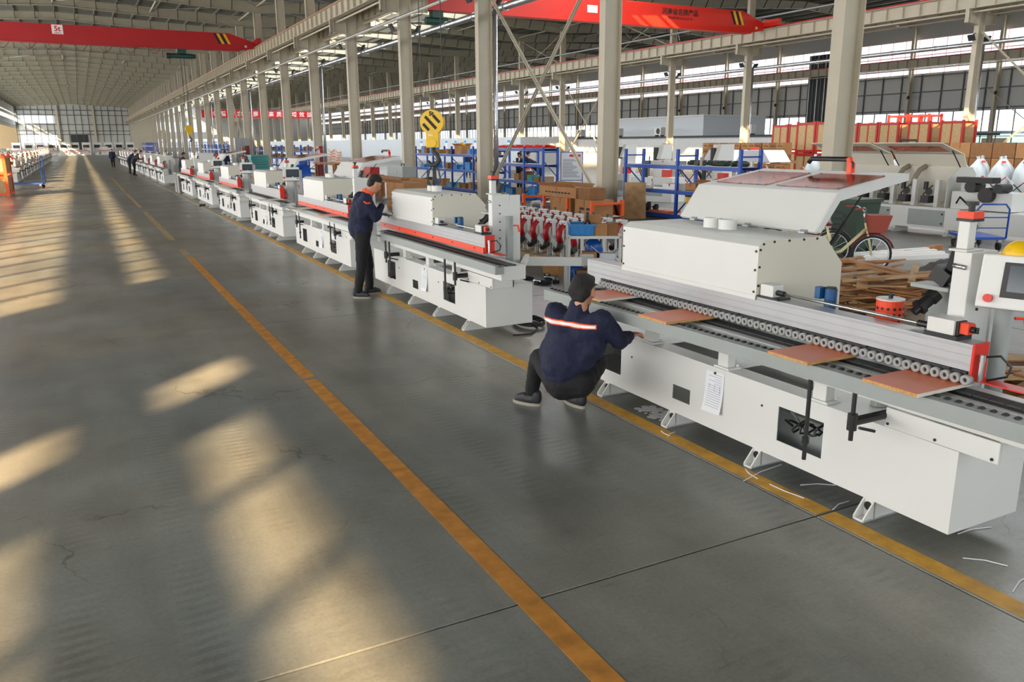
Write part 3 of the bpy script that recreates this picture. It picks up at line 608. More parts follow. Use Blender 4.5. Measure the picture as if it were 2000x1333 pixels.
    # junction boxes and shaft on top of the beam
    MB().box(.012, .10, 1.33, 1.44, 1.142, 1.217).build('bearing_box', 'white', r, bevel=bv); MB().box(0, .115, 1.28, 1.46, 1.13, 1.142).build('box_plate', 'black', r)
    MB().cyl((.05, 1.30, 1.17), (.05, .33, 1.17), .009, n=10).build('drive_shaft', 'steel', r, smooth=True)
    MB().cyl((.05, 1.33, 1.17), (.05, 1.27, 1.17), .018, n=8).cyl((.05, .34, 1.17), (.05, .262, 1.17), .017, n=10).build('shaft_coupling', 'black', r)
    MB().box(.006, .115, .115, .262, 1.152, 1.228).build('switch_box', 'white', r, bevel=bv); MB().box(0, .12, .09, .27, 1.13, 1.152).build('box_plate', 'black', r)
    MB().box(.02, .085, .1, .115, 1.155, 1.225).build('switch_gasket', 'black', r); MB().box(.03, .08, .055, .1, 1.165, 1.22).build('switch_housing', 'orange_red', r)
    MB().cyl((.055, .055, 1.19), (.055, .03, 1.19), .016, n=12).box(.05, .06, .018, .03, 1.175, 1.205).build('switch_knob', 'black', r)
    MB().cyl((.17, 1.02, 1.10), (.17, 1.02, 1.235), .036, n=16).box(.12, .17, 1.06, 1.10, 1.17, 1.24).build('trim_motor', 'motor_blue', r)
    MB().cyl((.17, 1.02, 1.235), (.17, 1.02, 1.245), .03, n=16).build('motor_cap', 'black', r)
    # headstock column with its head, tool bracket
    MB().box(.177, .39, .18, .275, .58, 1.548).box(.39, .52, .17, .185, .6, 1.54).box(.16, .30, .20, .30, 1.548, 1.56).build('headstock', 'white', r, bevel=bv)
    MB().box(.19, .25, .22, .28, 1.56, 1.70).build('head_block', 'white', r, bevel=bv); MB().box(.18, .27, .20, .29, 1.70, 1.715).build('head_base', 'black', r)
    MB().box(.18, .265, .2, .285, 1.715, 1.75).build('stop_housing', 'orange_red', r); MB().cyl((.22, .24, 1.75), (.22, .24, 1.78), .016, n=10).cyl((.22, .24, 1.78), (.22, .24, 1.80), .03, n=10).build('stop_knob', 'black', r)
    if near:
        for k in range(6): link('screw', SCREWY, r, loc=(.27, .18, .98+.09*k))
        MB().cyl((.17, .2, 1.47), (.17, .265, 1.475), .013, n=10).build('clamp_lever', 'steel', r, smooth=True)
    tb = MB().box(.20, .34, .30, .52, 1.325, 1.345).beam((.27, .31, 1.35), (.40, .36, 1.56), .10, .02).prism([(.31, 1.06), (.50, 1.06), (.50, 1.325), (.31, 1.325)], 'x', .33, .345)
    tb.build('tool_bracket', 'grey_paint', r)
    MB().cbox((.26, .37, 1.40), (.09, .1, .08), rx=.5).cyl((.25, .40, 1.30), (.22, .41, 1.27), .042, n=14).cyl((.22, .41, 1.27), (.18, .425, 1.235), .034, n=14).cyl((.18, .425, 1.235), (.165, .43, 1.222), .044, n=14).cyl((.165, .43, 1.222), (.14, .44, 1.20), .024, n=12).beam((.27, .33, 1.42), (.37, .34, 1.66), .07, .04).build('tool_motor', 'black', r)
    # post and control panel
    MB().cyl((.33, .07, .56), (.33, .07, 1.32), .042, n=20).build('post', 'grey_paint', r, smooth=True)
    MB().cyl((.36, .03, 1.22), (.4, .0, 1.22), .008, n=8).beam((.4, .0, 1.225), (.41, -.01, 1.15), .016).build('post_clamp', 'orange_red', r)
    if panel:
        pc = Vector((.20, -.10, 1.425)) if panel < 45 else Vector((.25, .0, 1.46)); tm_ = Matrix.Translation(pc) @ Matrix.Rotation(R(panel), 4, 'Z') @ Matrix.Rotation(R(12), 4, 'Y')
        tr = lambda mb: mb.moved(tm_)
        q = tr(MB().cbox((0, 0, 0), (.10, .40, .26) if panel < 45 else (.09, .34, .29))).build('control_panel', 'white', r, bevel=.008)
        tr(MB().box(-.056, -.05, -.17, .10, -.075, .095)).build('screen_bezel', 'black', q, bevel=.002); tr(MB().box(-.0575, -.056, -.15, .075, -.045, .08)).build('screen', 'screen', q)
        tr(MB().box(-.0572, -.0560, -.055, -.02, -.066, -.06)).build('maker_mark', 'paper', q)
        tr(MB().cyl((-.05, .145, -.085), (-.075, .145, -.085), .02, n=18)).build('stop_button', 'red', q)
        tr(MB().cyl((-.05, -.13, -.1), (-.062, -.13, -.1), .012, n=12)).build('selector', 'black', q)
    if redlift: MB().box(-.03, .06, -.09, -.012, .96, 1.16).box(-.02, .05, -.08, -.02, 1.16, 1.2).build('lift_guard', 'red', r); MB().cyl((-.02, -.05, .98), (-.02, -.05, 1.1), .014, n=10).build('lift_cylinder', 'steel', r)
    if paper:
        pp = MB(); n = 8
        for i in range(n):
            z0, z1 = .545-.29*i/n, .545-.29*(i+1)/n; d0, d1 = -.003-.03*(i/n)**3, -.003-.03*((i+1)/n)**3
            pp.add([(d0, 1.70, z0), (d0-.004, 1.88, z0-.006), (d1-.004, 1.885, z1-.006), (d1, 1.705, z1)], [(0, 1, 2, 3)])
        po = pp.build('work_order_sheet', 'paper', r)
        pk = MB()
        for i in range(15):
            z = .525-.0165*i; d = -.005-.03*((.545-z)/.29)**3
            pk.box(d-.0015, d-.0008, 1.72, 1.74+(.12 if i > 4 else .05+.06*(i % 2)), z-.0022, z)
        for y in (1.735, 1.79, 1.84): pk.box(-.0085, -.007, y-.0008, y+.0008, .28, .45)
        q = pk.build('printed_lines', 'ink', po); q['kind'] = 'stuff'
        MB().cyl((-.004, 1.79, .535), (-.012, 1.79, .535), .009, n=10).build('magnet', 'dark', po)
    return r
M1 = bander('nearest white edge bander, open lid with amber windows, exposed grey rollers', 2.33, rollers=True, lid=True, panel=20)
M2 = bander('second white edge bander under the yellow hook block, closed hood, red roller guard', 7.80, rollers=False, lid=False, rail_dx=-.17, yb=2.85)
M3 = bander('third white edge bander with raised lid behind the standing worker', 12.9, rollers=False, lid=True, near=False, rail_dx=-.12)
M4 = bander('fourth white edge bander with raised lid and lit control screen', 17.95, rollers=False, lid=True, panel=72, near=False, rail_dx=-.12, strip=False, redlift=True)
M5 = bander('fifth white edge bander with dark screen and boards on its red guard', 23.35, rollers=False, lid=False, panel=72, near=False, rail_dx=-.12, redlift=True)
M6 = bander('sixth white edge bander with a dark control screen, lid raised', 28.8, rollers=False, lid=True, panel=72, near=False, rail_dx=-.12, redlift=True)
M7 = bander('seventh white edge bander before the gap in the line', 34.2, rollers=False, lid=False, near=False, rail_dx=-.12, redlift=True)
yy = 46.3
M8 = bander('white edge bander with bare end just beyond the gap in the line', yy, rollers=False, lid=False, near=False, rail_dx=-.12, strip=False, paper=False, group='distant edge banders')
for i in range(9): copy_tree(M8, loc=(MX, yy+5.3*(i+1), 0), label=f'distant white edge bander, {ORD[i]} after the bare ended one beyond the gap', group='distant edge banders')
# boards lying under the rollers and on the rails
def board(label, x0, x1, y0, y1, z=.9125, m='laminate', ex=0):
    t = thing('laminated_board', label, 'board', ((x0+x1)/2, (y0+y1)/2, z)); w, l = (x1-x0)/2, (y1-y0)/2
    MB().box(-w, w, -l, l, 0, .0155).build('core', 'chipboard' if m == 'laminate' else 'board_white', t); MB().box(-w, w, -l, l, .0155, .018).build('face', m, t)
    if ex: MB().box(-w, w, -l-.002, -l, 0, .018).build('edge_band', 'board_white', t)
board('orange faced chipboard under the rollers at the near end of the nearest machine', 3.385, 3.80, 2.345, 2.655, ex=1)
board('orange faced chipboard, second from the near end of the nearest machine', 3.37, 3.78, 3.0, 3.295)
board('orange faced chipboard at the middle of the nearest machine', 3.33, 3.76, 4.17, 4.48)
board('orange faced chipboard beside the crouching worker', 3.38, 3.78, 5.05, 5.38, ex=1)
board('pale edged board on the third machine rail beside the standing worker', 3.45, 3.8, 13.4, 13.75, m='laminate', ex=1); board('long pale board across the third machine rail', 3.3, 3.8, 15.2, 15.5, m='board_white')
board('pale board lying on the fourth machine near end', 3.3, 3.9, 18.0, 18.3, m='board_white')
for i in range(4): board(f'pale strip board on the fifth machine, {ORD[i]} of four', 3.4+.02*i, 3.78, 23.9+.55*i, 24.2+.55*i, m='board_white')
for i in range(3): board(f'pale board on the sixth machine guard, {ORD[i]} of three', 3.5, 3.78, 29.5+.8*i, 29.8+.8*i, m='board_white')
# red perforated collar standing behind the nearest beam
t = thing('perforated_drum', 'red orange perforated drum with a white lid behind the nearest beam', 'drum', (4.02, 3.02, 0))
MB().cyl((0, 0, .98), (0, 0, 1.215), .075, n=28).build('shell', 'orange_red', t, smooth=False); MB().cyl((0, 0, 1.215), (0, 0, 1.222), .077, n=28).build('lid', 'white', t)
MB().cyl((0, 0, 1.222), (0, 0, 1.25), .012, n=8).cyl((0, 0, 1.243), (0, 0, 1.25), .02, n=8).build('knob', 'black', t); MB().cyl((0, 0, .58), (0, 0, .98), .05, n=16).build('pedestal', 'grey_paint', t)
hole = MB().cyl((.074, 0, 0), (.0765, 0, 0), .0085, n=10).mesh('hole', 'black')
for j in range(6):
    for i in range(14):
        if j in (2, 3) and 7 < i < 10: continue
        a = i*2*math.pi/14+.1; link('hole', hole, t, loc=(0, 0, 1.0+.034*j), rz=a)
# ================================================================ cranes, hook block, banner
def text(body, size, m, parent, loc, rot, name='lettering', extrude=.003, bold=0, align='CENTER'):
    cu = bpy.data.curves.new(name, 'FONT'); cu.body = body; cu.size = size; cu.extrude = extrude; cu.align_x = align; cu.align_y = 'CENTER'; cu.offset = bold; cu.resolution_u = 3
    tmp = bpy.data.objects.new(name, cu); C.objects.link(tmp); me = bpy.data.meshes.new_from_object(tmp.evaluated_get(bpy.context.evaluated_depsgraph_get()))
    bpy.data.objects.remove(tmp); me.materials.clear(); me.materials.append(MATS[m]); me.name = name
    o = link(name, me, parent); o.location = loc; o.rotation_euler = rot
    return o
FACE = (math.pi/2, 0, 0)                              # upright, read from the camera side (-y)
def crane(label, y, xa, xb, m, za=8.88, zb=10.06):
    t = thing('bridge_crane', label, 'crane', (0, y, 0)); w = .22
    sh = [(xa+1.2, za), (xb-1.2, za), (xb-.15, za+.18), (xb-.15, za+.62), (xb-1.9, zb), (xa+1.9, zb), (xa+.15, za+.62), (xa+.15, za+.18)]
    MB().prism(sh, 'y', -w, w).build('girder', m, t)
    MB().prism([(xa+1.2, za-.03), (xb-1.2, za-.03), (xb-1.0, za+.34), (xa+1.0, za+.34)], 'y', -w-.012, -w).build('girder_lower_web', m, t)
    MB().box(xa+1.2, xb-1.2, -w-.1, w+.1, za-.06, za-.02).build('bottom_flange', m, t)
    for x in (xa, xb):
        MB().box(x-.13, x+.13, -1.5, 1.5, za+.38, za+.78).build('end_carriage', m, t)
        for yy in (-1.15, 1.15): MB().cyl((x-.05, yy, za+.42), (x+.05, yy, za+.42), .14, n=14).build('wheel', 'dark', t)
    x = xb-3.0
    for i, mm in enumerate(('ink_dark', 'yellow', 'ink_dark', 'yellow')):
        x0 = x+.22*i; MB().prism([(x0+.35, za+.42), (x0+.53, za+.42), (x0+.18, zb-.06), (x0, zb-.06)], 'y', -w-.008, -w).build('hazard_stripe', mm, t)
    MB().cyl((xb-.75, -w-.02, za+.3), (xb-.75, -w, za+.3), .09, n=14).build('lifting_eye', 'cream', t)
    return t
c1 = crane('long red bridge crane with a 5t plate spanning the aisle', 66, LW+.7, X1-.85, 'crane_red')
MB().box(-.72, -.05, -.235, -.225, 9.42, 10.02).build('load_plate', 'letter_white', c1); text('5t', .46, 'letter_red', c1, (-.385, -.24, 9.76), FACE, 'load_lettering', bold=.012); text('河南矿山', .12, 'letter_red', c1, (-.385, -.24, 9.5), FACE, 'maker_lettering')
for i in range(8):
    x = -4.2+1.55*i; MB().tube([(x+.9*u, -.25, 8.82-.42*math.sin(math.pi*u)) for u in [k/8 for k in range(9)]], .02, 5).build('festoon_cable', 'maroon', c1)
hs = thing('hoist', 'green electric hoist hanging under the red aisle crane', 'hoist', (7.4, 66, 0))
MB().cyl((-.75, 0, 8.35), (.75, 0, 8.35), .17, n=14).build('drum', 'motor_green', hs); MB().cyl((-1.05, 0, 8.33), (-.75, 0, 8.33), .2, n=12).cyl((.75, 0, 8.35), (.95, 0, 8.35), .14, n=12).build('hoist_motor', 'dark', hs)
MB().box(-.3, .3, -.25, .25, 8.5, 8.82).cyl((-.2, -.27, 8.78), (-.2, .27, 8.78), .12, n=10).cyl((.2, -.27, 8.78), (.2, .27, 8.78), .12, n=10).build('trolley', 'motor_green', hs)
for x in (-.12, .12): MB().cyl((x, 0, 3.35), (x, 0, 8.2), .02, n=6).build('rope', 'dark', hs)
MB().cyl((0, -.08, 3.2), (0, .08, 3.2), .28, n=18).box(-.12, .12, -.07, .07, 2.75, 3.1).build('hook_block', 'yellow', hs); MB().tube([(0, 0, 2.75), (.02, 0, 2.6), (.14, 0, 2.48), (.1, 0, 2.33), (-.06, 0, 2.33)], .045, 8).build('hook', 'dark', hs)
c2 = crane('red bridge crane with maker lettering over the middle bay, partly sunlit', 41.8, X1+.85, X2-.85, 'crane_orange', 8.86, 10.12)
text('河南省名牌产品', .40, 'ink_dark', c2, (33.3, -.245, 9.70), FACE, 'maker_lettering', bold=.004); text('豫名牌字第 2012-0172 号', .17, 'ink_dark', c2, (33.3, -.245, 9.36), FACE, 'maker_lettering')
text('矿山', .42, 'letter_white', c2, (20.6, -.245, 9.75), FACE, 'maker_lettering', bold=.01); text('KUANGSHAN', .2, 'letter_white', c2, (20.6, -.245, 9.42), FACE, 'maker_lettering')
MB().box(26.6, 27.3, -.245, -.235, 9.3, 9.7).build('load_plate', 'letter_white', c2)
h2 = thing('hoist', 'dark green hoist under the middle bay crane beside a column', 'hoist', (17.4, 41.8, 0))
MB().cyl((-.6, 0, 8.3), (.6, 0, 8.3), .2, n=14).build('drum', 'motor_green', h2); MB().box(-.3, .3, -.24, .24, 8.45, 8.8).build('trolley', 'motor_green', h2)
# near hook block over the second machine
hk = thing('hook_block', 'yellow 5t hook block with black stripes over the second machine', 'crane hook', (4.1, 10.07, 0))
fr = Vector((.80, -.6, 0)).normalized(); az = math.atan2(fr.y, fr.x)
def at_h(mb): return mb.moved(Matrix.Rotation(az, 4, 'Z'))
MB_ = lambda: MB()
ch = at_h(MB().cyl((0, -.05, 2.36), (0, .05, 2.36), .155, n=32)).build('sheave_cover', 'yellow', hk)
at_h(MB().box(-.085, .085, -.045, .045, 2.04, 2.30).cyl((0, -.06, 2.10), (0, .06, 2.10), .06, n=14)).build('hook_yoke', 'yellow', hk, bevel=.006)
for i, (x, z, l) in enumerate(((-.075, 2.30, .11), (-.012, 2.355, .21), (.065, 2.40, .12))):
    at_h(MB().cbox((x, -.052, z), (.036, .006, l), ry=-.75)).build('warning_stripe', 'ink_dark', ch)
at_h(MB().box(-.05, .01, -.048, -.0455, 2.19, 2.24)).build('data_plate', 'paper', ch)
text('5t', .075, 'ink_dark', ch, tuple(Matrix.Rotation(az, 3, 'Z') @ Vector((.0, -.053, 2.465))), (math.pi/2, 0, az), 'load_lettering', bold=.003)
at_h(MB().tube([(0, 0, 2.06), (0, 0, 1.99), (.05, 0, 1.95), (.075, 0, 1.88), (.03, 0, 1.82), (-.04, 0, 1.82), (-.075, 0, 1.87)], [.03, .03, .032, .036, .036, .03, .02], 10)).build('hook', 'dark', hk, smooth=True)
for sx in (-.14, .14): at_h(MB().cyl((sx, 0, 2.40), (sx, 0, 9.0), .007, n=6)).build('wire_rope', 'dark', hk)
for i, (dx, dy) in enumerate(((-.03, .06), (.03, .03), (-.02, -.03), (.04, -.04), (0, .0))):
    MB().tube([(.01, 0, 1.85), (dx*1.2, dy*1.2, 1.75), (dx*1.6, dy*1.8, 1.62), (dx*.6, dy*.8, 1.53)], .011, 6).build('sling', 'cloth_grey' if i % 2 else 'dark', hk)
# red banner and wall characters deep in the middle bay
bn = thing('banner', 'long red banner with white characters hung across the middle bay', 'banner', (0, 118, 0))
MB().cyl((13.9, 0, 6.5), (15.0, 0, 6.5), .015, n=5).cyl((13.9, 0, 5.6), (15.0, 0, 5.6), .015, n=5).build('tie_rope', 'dark', bn); MB().cyl((30.0, 0, 6.5), (30.2, 0, 12.4), .015, n=5).build('tie_rope', 'dark', bn)
MB().box(15.0, 30.0, -.02, .02, 5.55, 6.55).build('cloth', 'banner_red', bn)
for i, chs in enumerate('强化管理求发展提高质量增效益'): text(chs, .72, 'letter_white', bn, (15.7+1.05*i, -.03, 6.03), FACE, 'lettering', bold=.012)
b2 = thing('wall_sign', 'big red characters on the pale gable of the middle bay', 'sign', (0, YF-.3, 0))
for i, chs in enumerate('安全生产质量第一'): text(chs, 2.0, 'letter_red', b2, (15.2+2.3*(i % 4), 0, 5.2-2.6*(i//4)), FACE, 'lettering', bold=.03)
# ================================================================ people
FOLD = bpy.data.textures.new('cloth_folds', 'CLOUDS'); FOLD.noise_scale = .075; FOLD.noise_depth = 2
def blob(name, m, parent, prims, voxel, it=6, fold=0):
    b = MB()
    for p in prims:
        if p[0] == 'c': b.capsule(Vector(p[1]), Vector(p[2]), p[3], p[4] if len(p) > 4 else p[3], 12)
        else: b.ball(p[1], p[2], 16, 12)
    o = b.build(name, m, parent, smooth=True, fix=False)
    r = o.modifiers.new('fuse', 'REMESH'); r.mode = 'VOXEL'; r.voxel_size = voxel; r.use_smooth_shade = True
    s_ = o.modifiers.new('smooth', 'SMOOTH'); s_.iterations = it; s_.factor = .6
    if fold:
        d = o.modifiers.new('folds', 'DISPLACE'); d.texture = FOLD; d.strength = fold; d.mid_level = .5
    return o
def head(parent, c, face, down, v, hair_m='hair', cap=0):
    """skull, face and hair; face: horizontal unit direction, down: pitch"""
    f = Vector(face).normalized(); side = Vector((-f.y, f.x, 0)); Rm = Matrix((f, side, Vector((0, 0, 1)))).transposed() @ Matrix.Rotation(down, 3, 'Y')
    P = lambda x, y, z: tuple(Vector(c)+Rm @ Vector((x, y, z)))
    pr = [('b', P(0, 0, .02), (.088, .082, .105)), ('c', P(.035, 0, -.05), P(.05, 0, -.085), .05, .038), ('c', P(-.022, 0, -.06), P(-.024, 0, -.16), .053, .052),
          ('c', P(.085, 0, .015), P(.103, 0, -.018), .009, .014), ('b', P(.082, 0, -.055), (.016, .024, .011)), ('b', P(.005, .09, -.012), (.018, .013, .032)), ('b', P(.005, -.09, -.012), (.018, .013, .032)),
          ('c', P(.08, .022, .035), P(.078, .045, .035), .010), ('c', P(.08, -.022, .035), P(.078, -.045, .035), .010)]
    hr = [('b', P(-.012, 0, .052), (.092, .084, .088)), ('c', P(-.05, .045, .0), P(-.05, -.045, .0), .05), ('c', P(-.056, .03, -.04), P(-.056, -.03, -.04), .034), ('c', P(-.045, .02, -.07), P(-.045, -.02, -.07), .022), ('c', P(.035, .042, .092), P(.035, -.042, .092), .03)]
    return pr, hr, P
def hand(pr, w, d, up, r=1.0, curl=.6):
    """palm and five bent fingers: w wrist, d pointing direction, up back of the hand"""
    d = Vector(d).normalized(); up = Vector(up); s = d.cross(up).normalized(); up = s.cross(d).normalized(); w = Vector(w)
    for k in (-1.5, -.5, .5, 1.5): pr.append(('c', w+s*k*.012*r, w+d*.075*r+s*k*.021*r, .015*r, .012*r))
    for k, l in ((-1.5, .062), (-.5, .075), (.5, .07), (1.5, .052)):
        a = w+d*.078*r+s*k*.021*r; b = a+(d*math.cos(curl)-up*math.sin(curl))*l*.5*r; e = b+(d*math.cos(2*curl)-up*math.sin(2*curl))*l*.5*r
        pr.append(('c', a, b, .0105*r, .0095*r)); pr.append(('c', b, e, .0095*r, .008*r))
    a = w+d*.02*r-s*.03*r; b = a+(d*.7-s*.7-up*.3).normalized()*.04*r; pr.append(('c', a, b, .014*r, .011*r)); pr.append(('c', b, b+(d-up*.5).normalized()*.03*r, .011*r, .009*r))
def shoe(parent, a, d, s=1):
    d = Vector((d[0], d[1], 0)).normalized(); a = Vector((a[0], a[1], 0)); z = Vector((0, 0, 1))
    o = blob('shoe', 'shoe', parent, [('c', a-d*.05+z*.055, a-d*.045+z*.10, .042, .045), ('c', a+z*.05, a+d*.13*s+z*.04, .045, .036), ('c', a+d*.06+z*.065, a+d*.12*s+z*.05, .04, .034)], .012 if s else .02, 4)
    so_ = MB(); n = 18
    pts = [(a+d*(.045+.135*math.cos(2*math.pi*i/n))+Vector((-d.y, d.x, 0))*.048*math.sin(2*math.pi*i/n)) for i in range(n)]
    so_.prism([(p.x, p.y) for p in pts], 'z', .001, .026).build('sole', 'sole', o)
def worker(label, J, face, down, v=.014, jm='navy', tm='trouser', glove=None, hands=None, toe=None, hem=.02):
    """J: joints in metres: pelvis, chest, neck, head, hipL hipR kneeL kneeR ankL ankR shL shR elL elR haL haR"""
    t = thing('person', label, 'person', (J['pelvis'][0], J['pelvis'][1], 0)); off = Vector((J['pelvis'][0], J['pelvis'][1], 0))
    J = {k: Vector(p)-off for k, p in J.items()}; V = Vector
    hp, hr, P = head(t, J['head'], face, down, v)
    body = hp+[('c', J['neck'], J['head']+V((0, 0, -.06)), .048, .046), ('c', J['pelvis'], J['chest'], .11, .12), ('c', J['chest'], J['neck'], .12, .06)]
    for s in 'LR':
        body += [('c', J['chest']+(J['sh'+s]-J['chest'])*.4, J['sh'+s], .07, .05), ('c', J['sh'+s], J['el'+s], .045, .037), ('c', J['el'+s], J['ha'+s], .036, .026),
                 ('c', J['hip'+s], J['knee'+s], .075, .05), ('c', J['knee'+s], J['ank'+s], .05, .034), ('c', J['pelvis'], J['hip'+s], .09, .08)]
        if not glove and hands: hand(body, J['ha'+s], hands[s][0], hands[s][1])
    bo = blob('body', 'skin', t, body, v*.75, 5)
    for q, nm in ((1, 'left'), (-1, 'right')):
        MB().ball(P(.082, q*.033, .018), (.010, .011, .008), 10, 6).build('eye', 'ink_dark', t, smooth=True)
        MB().tube([P(.088, q*.018, .045), P(.09, q*.034, .048), P(.08, q*.052, .044)], .0042, 5).build('eyebrow', 'hair', t)
    MB().tube([P(.094, .02, -.055), P(.099, 0, -.054), P(.094, -.02, -.055)], .0035, 5).build('mouth', 'basket', t)
    blob('hair', 'hair', t, hr, v*.8, 3)
    ja = [('c', J['pelvis']+V((0, 0, hem)), J['chest'], .17, .168), ('c', J['chest'], J['neck']+V((0, 0, -.05)), .15, .085), ('c', J['neck']+V((0, 0, -.03)), J['neck']+(J['head']-J['neck'])*.05, .082, .076)]
    tr = []
    for s in 'LR':
        ja += [('c', J['chest']+(J['sh'+s]-J['chest'])*.45, J['sh'+s], .13, .082), ('c', J['sh'+s], J['el'+s], .078, .064), ('c', J['el'+s], J['el'+s]+(J['ha'+s]-J['el'+s])*.9, .064, .046), ('c', J['chest'], J['chest']+(J['sh'+s]-J['chest'])*.6+V((0, 0, -.12)), .13), ('c', J['pelvis']+V((0, 0, hem+.01)), J['hip'+s]+V((0, 0, hem+.07)), .13, .125)]
        tr += [('c', J['pelvis'], J['hip'+s], .145, .12), ('c', J['hip'+s], J['knee'+s], .115, .078), ('c', J['knee'+s], J['ank'+s]+V((0, 0, .03)), .078, .060)]
    jo = blob('jacket', jm, t, ja, v, 6, .03 if v < .02 else 0); blob('trousers', tm, t, tr, v, 5, .02 if v < .02 else 0)
    for s in 'LR':
        shoe(t, J['ank'+s], (toe or {}).get(s, face))
        if glove:
            g = []; hand(g, J['ha'+s], hands[s][0], hands[s][1], 1.12); g.append(('c', J['ha'+s]-V(hands[s][0]).normalized()*.05, J['ha'+s], .034, .034)); blob('glove', glove, t, g, .006, 2)
            MB().ring(J['ha'+s]-V(hands[s][0]).normalized()*.075, J['ha'+s]-V(hands[s][0]).normalized()*.06, .047, .03, 16).build('glove_cuff', 'yellow', t)
    return t, J, P
# worker crouching at the nearest machine, back to the aisle
fx = (.92, .39, 0)
J1 = dict(pelvis=(2.99, 4.93, .37), chest=(3.05, 4.92, .66), neck=(3.10, 4.895, .93), head=(3.13, 4.883, 1.045), hipL=(3.0, 5.05, .38), hipR=(3.08, 4.83, .38), kneeL=(3.06, 5.41, .43), kneeR=(3.43, 5.11, .42),
          ankL=(3.06, 5.53, .10), ankR=(3.37, 5.31, .10), shL=(3.025, 5.105, .86), shR=(3.185, 4.715, .86), elL=(3.17, 5.22, .67), elR=(3.33, 4.70, .69), haL=(3.40, 5.12, .66), haR=(3.52, 4.83, .68))
w1, j1, P1_ = worker('worker crouching beside the nearest machine in a navy jacket with a reflective back stripe', J1, fx, .08, .014, hem=.12, hands=dict(L=((1, -.1, .1), (0, 0, 1)), R=((1, .1, .1), (0, 0, 1))), toe=dict(L=(-.5, .85), R=(-.1, 1)))
# the stripe wraps the upper back, laid on the jacket
st = MB(); st2 = MB(); n = 14
jk = [o for o in KIDS[w1.name] if o.name.startswith('jacket')][0]
def back_strip(obj, p, q, zc, hw, name, m, push, d):
    """a band pressed on the jacket from behind by ray casting on its fused mesh"""
    dg = bpy.context.evaluated_depsgraph_get(); ev = obj.evaluated_get(dg); me = ev.to_mesh(); bmv = bmesh.new(); bmv.from_mesh(me)
    from mathutils.bvhtree import BVHTree
    tree = BVHTree.FromBMesh(bmv); b = MB(); rows = []; d = Vector(d).normalized(); nn = 26
    for i in range(nn+1):
        u = i/nn; pr = []
        for k in (-1, 1):
            o = Vector(p).lerp(Vector(q), u)+Vector((0, 0, k*hw)); h = tree.ray_cast(o-d*1.0, d)
            pr.append(h[0]-d*push if h[0] is not None else None)
        rows.append(pr)
    rows = [r for r in rows if r[0] is not None and r[1] is not None]
    vs = [x for r in rows for x in r]; b.add(vs, [(2*i, 2*i+1, 2*i+3, 2*i+2) for i in range(len(rows)-1)])
    bmv.free(); ev.to_mesh_clear(); o = b.build(name, m, obj)
    so_ = o.modifiers.new('thick', 'SOLIDIFY'); so_.thickness = .003; so_.offset = 0
bpy.context.view_layer.update()
dd = Vector((.92, .39, 0)); sd = Vector((-.39, .92, 0))
pc = Vector(j1['chest'])+Vector((0, 0, .16))
back_strip(jk, pc+sd*.25, pc-sd*.25, 0, .017, 'trim_band', 'trim_orange', .004, dd); back_strip(jk, pc+sd*.245, pc-sd*.245, 0, .009, 'reflective_band', 'reflective', .008, dd)
# worker standing at the gap behind the second machine
J2 = dict(pelvis=(3.32, 10.90, .93), chest=(3.36, 10.90, 1.20), neck=(3.43, 10.895, 1.42), head=(3.545, 10.88, 1.555), hipL=(3.34, 11.0, .88), hipR=(3.32, 10.80, .88), kneeL=(3.44, 11.0, .48), kneeR=(3.28, 10.79, .47),
          ankL=(3.45, 11.02, .09), ankR=(3.22, 10.80, .09), shL=(3.39, 11.09, 1.37), shR=(3.36, 10.70, 1.37), elL=(3.50, 11.12, 1.10), elR=(3.47, 10.65, 1.11), haL=(3.64, 10.98, 1.13), haR=(3.60, 10.74, 1.28))
w2, j2, P2_ = worker('worker standing with head bowed in a navy jacket with orange collar and grey gloves', J2, (1, -.12, 0), .55, .014, glove='glove', hands=dict(L=((.9, -.3, .0), (0, 0, 1)), R=((.6, .1, .75), (-.6, 0, .6))), toe=dict(L=(1, -.1), R=(.8, -.6)))
MB().ring(j2['neck']+Vector((.005, 0, .0)), j2['neck']+Vector((.03, 0, .04)), .083, .06, 20).build('collar', 'trim_orange', w2)
MB().tube([j2['shR']+Vector((-.055, -.06, -.03)), j2['shR']+Vector((-.02, -.085, -.055)), j2['shR']+Vector((.03, -.085, -.05))], .012, 6).build('sleeve_band', 'trim_orange', w2)
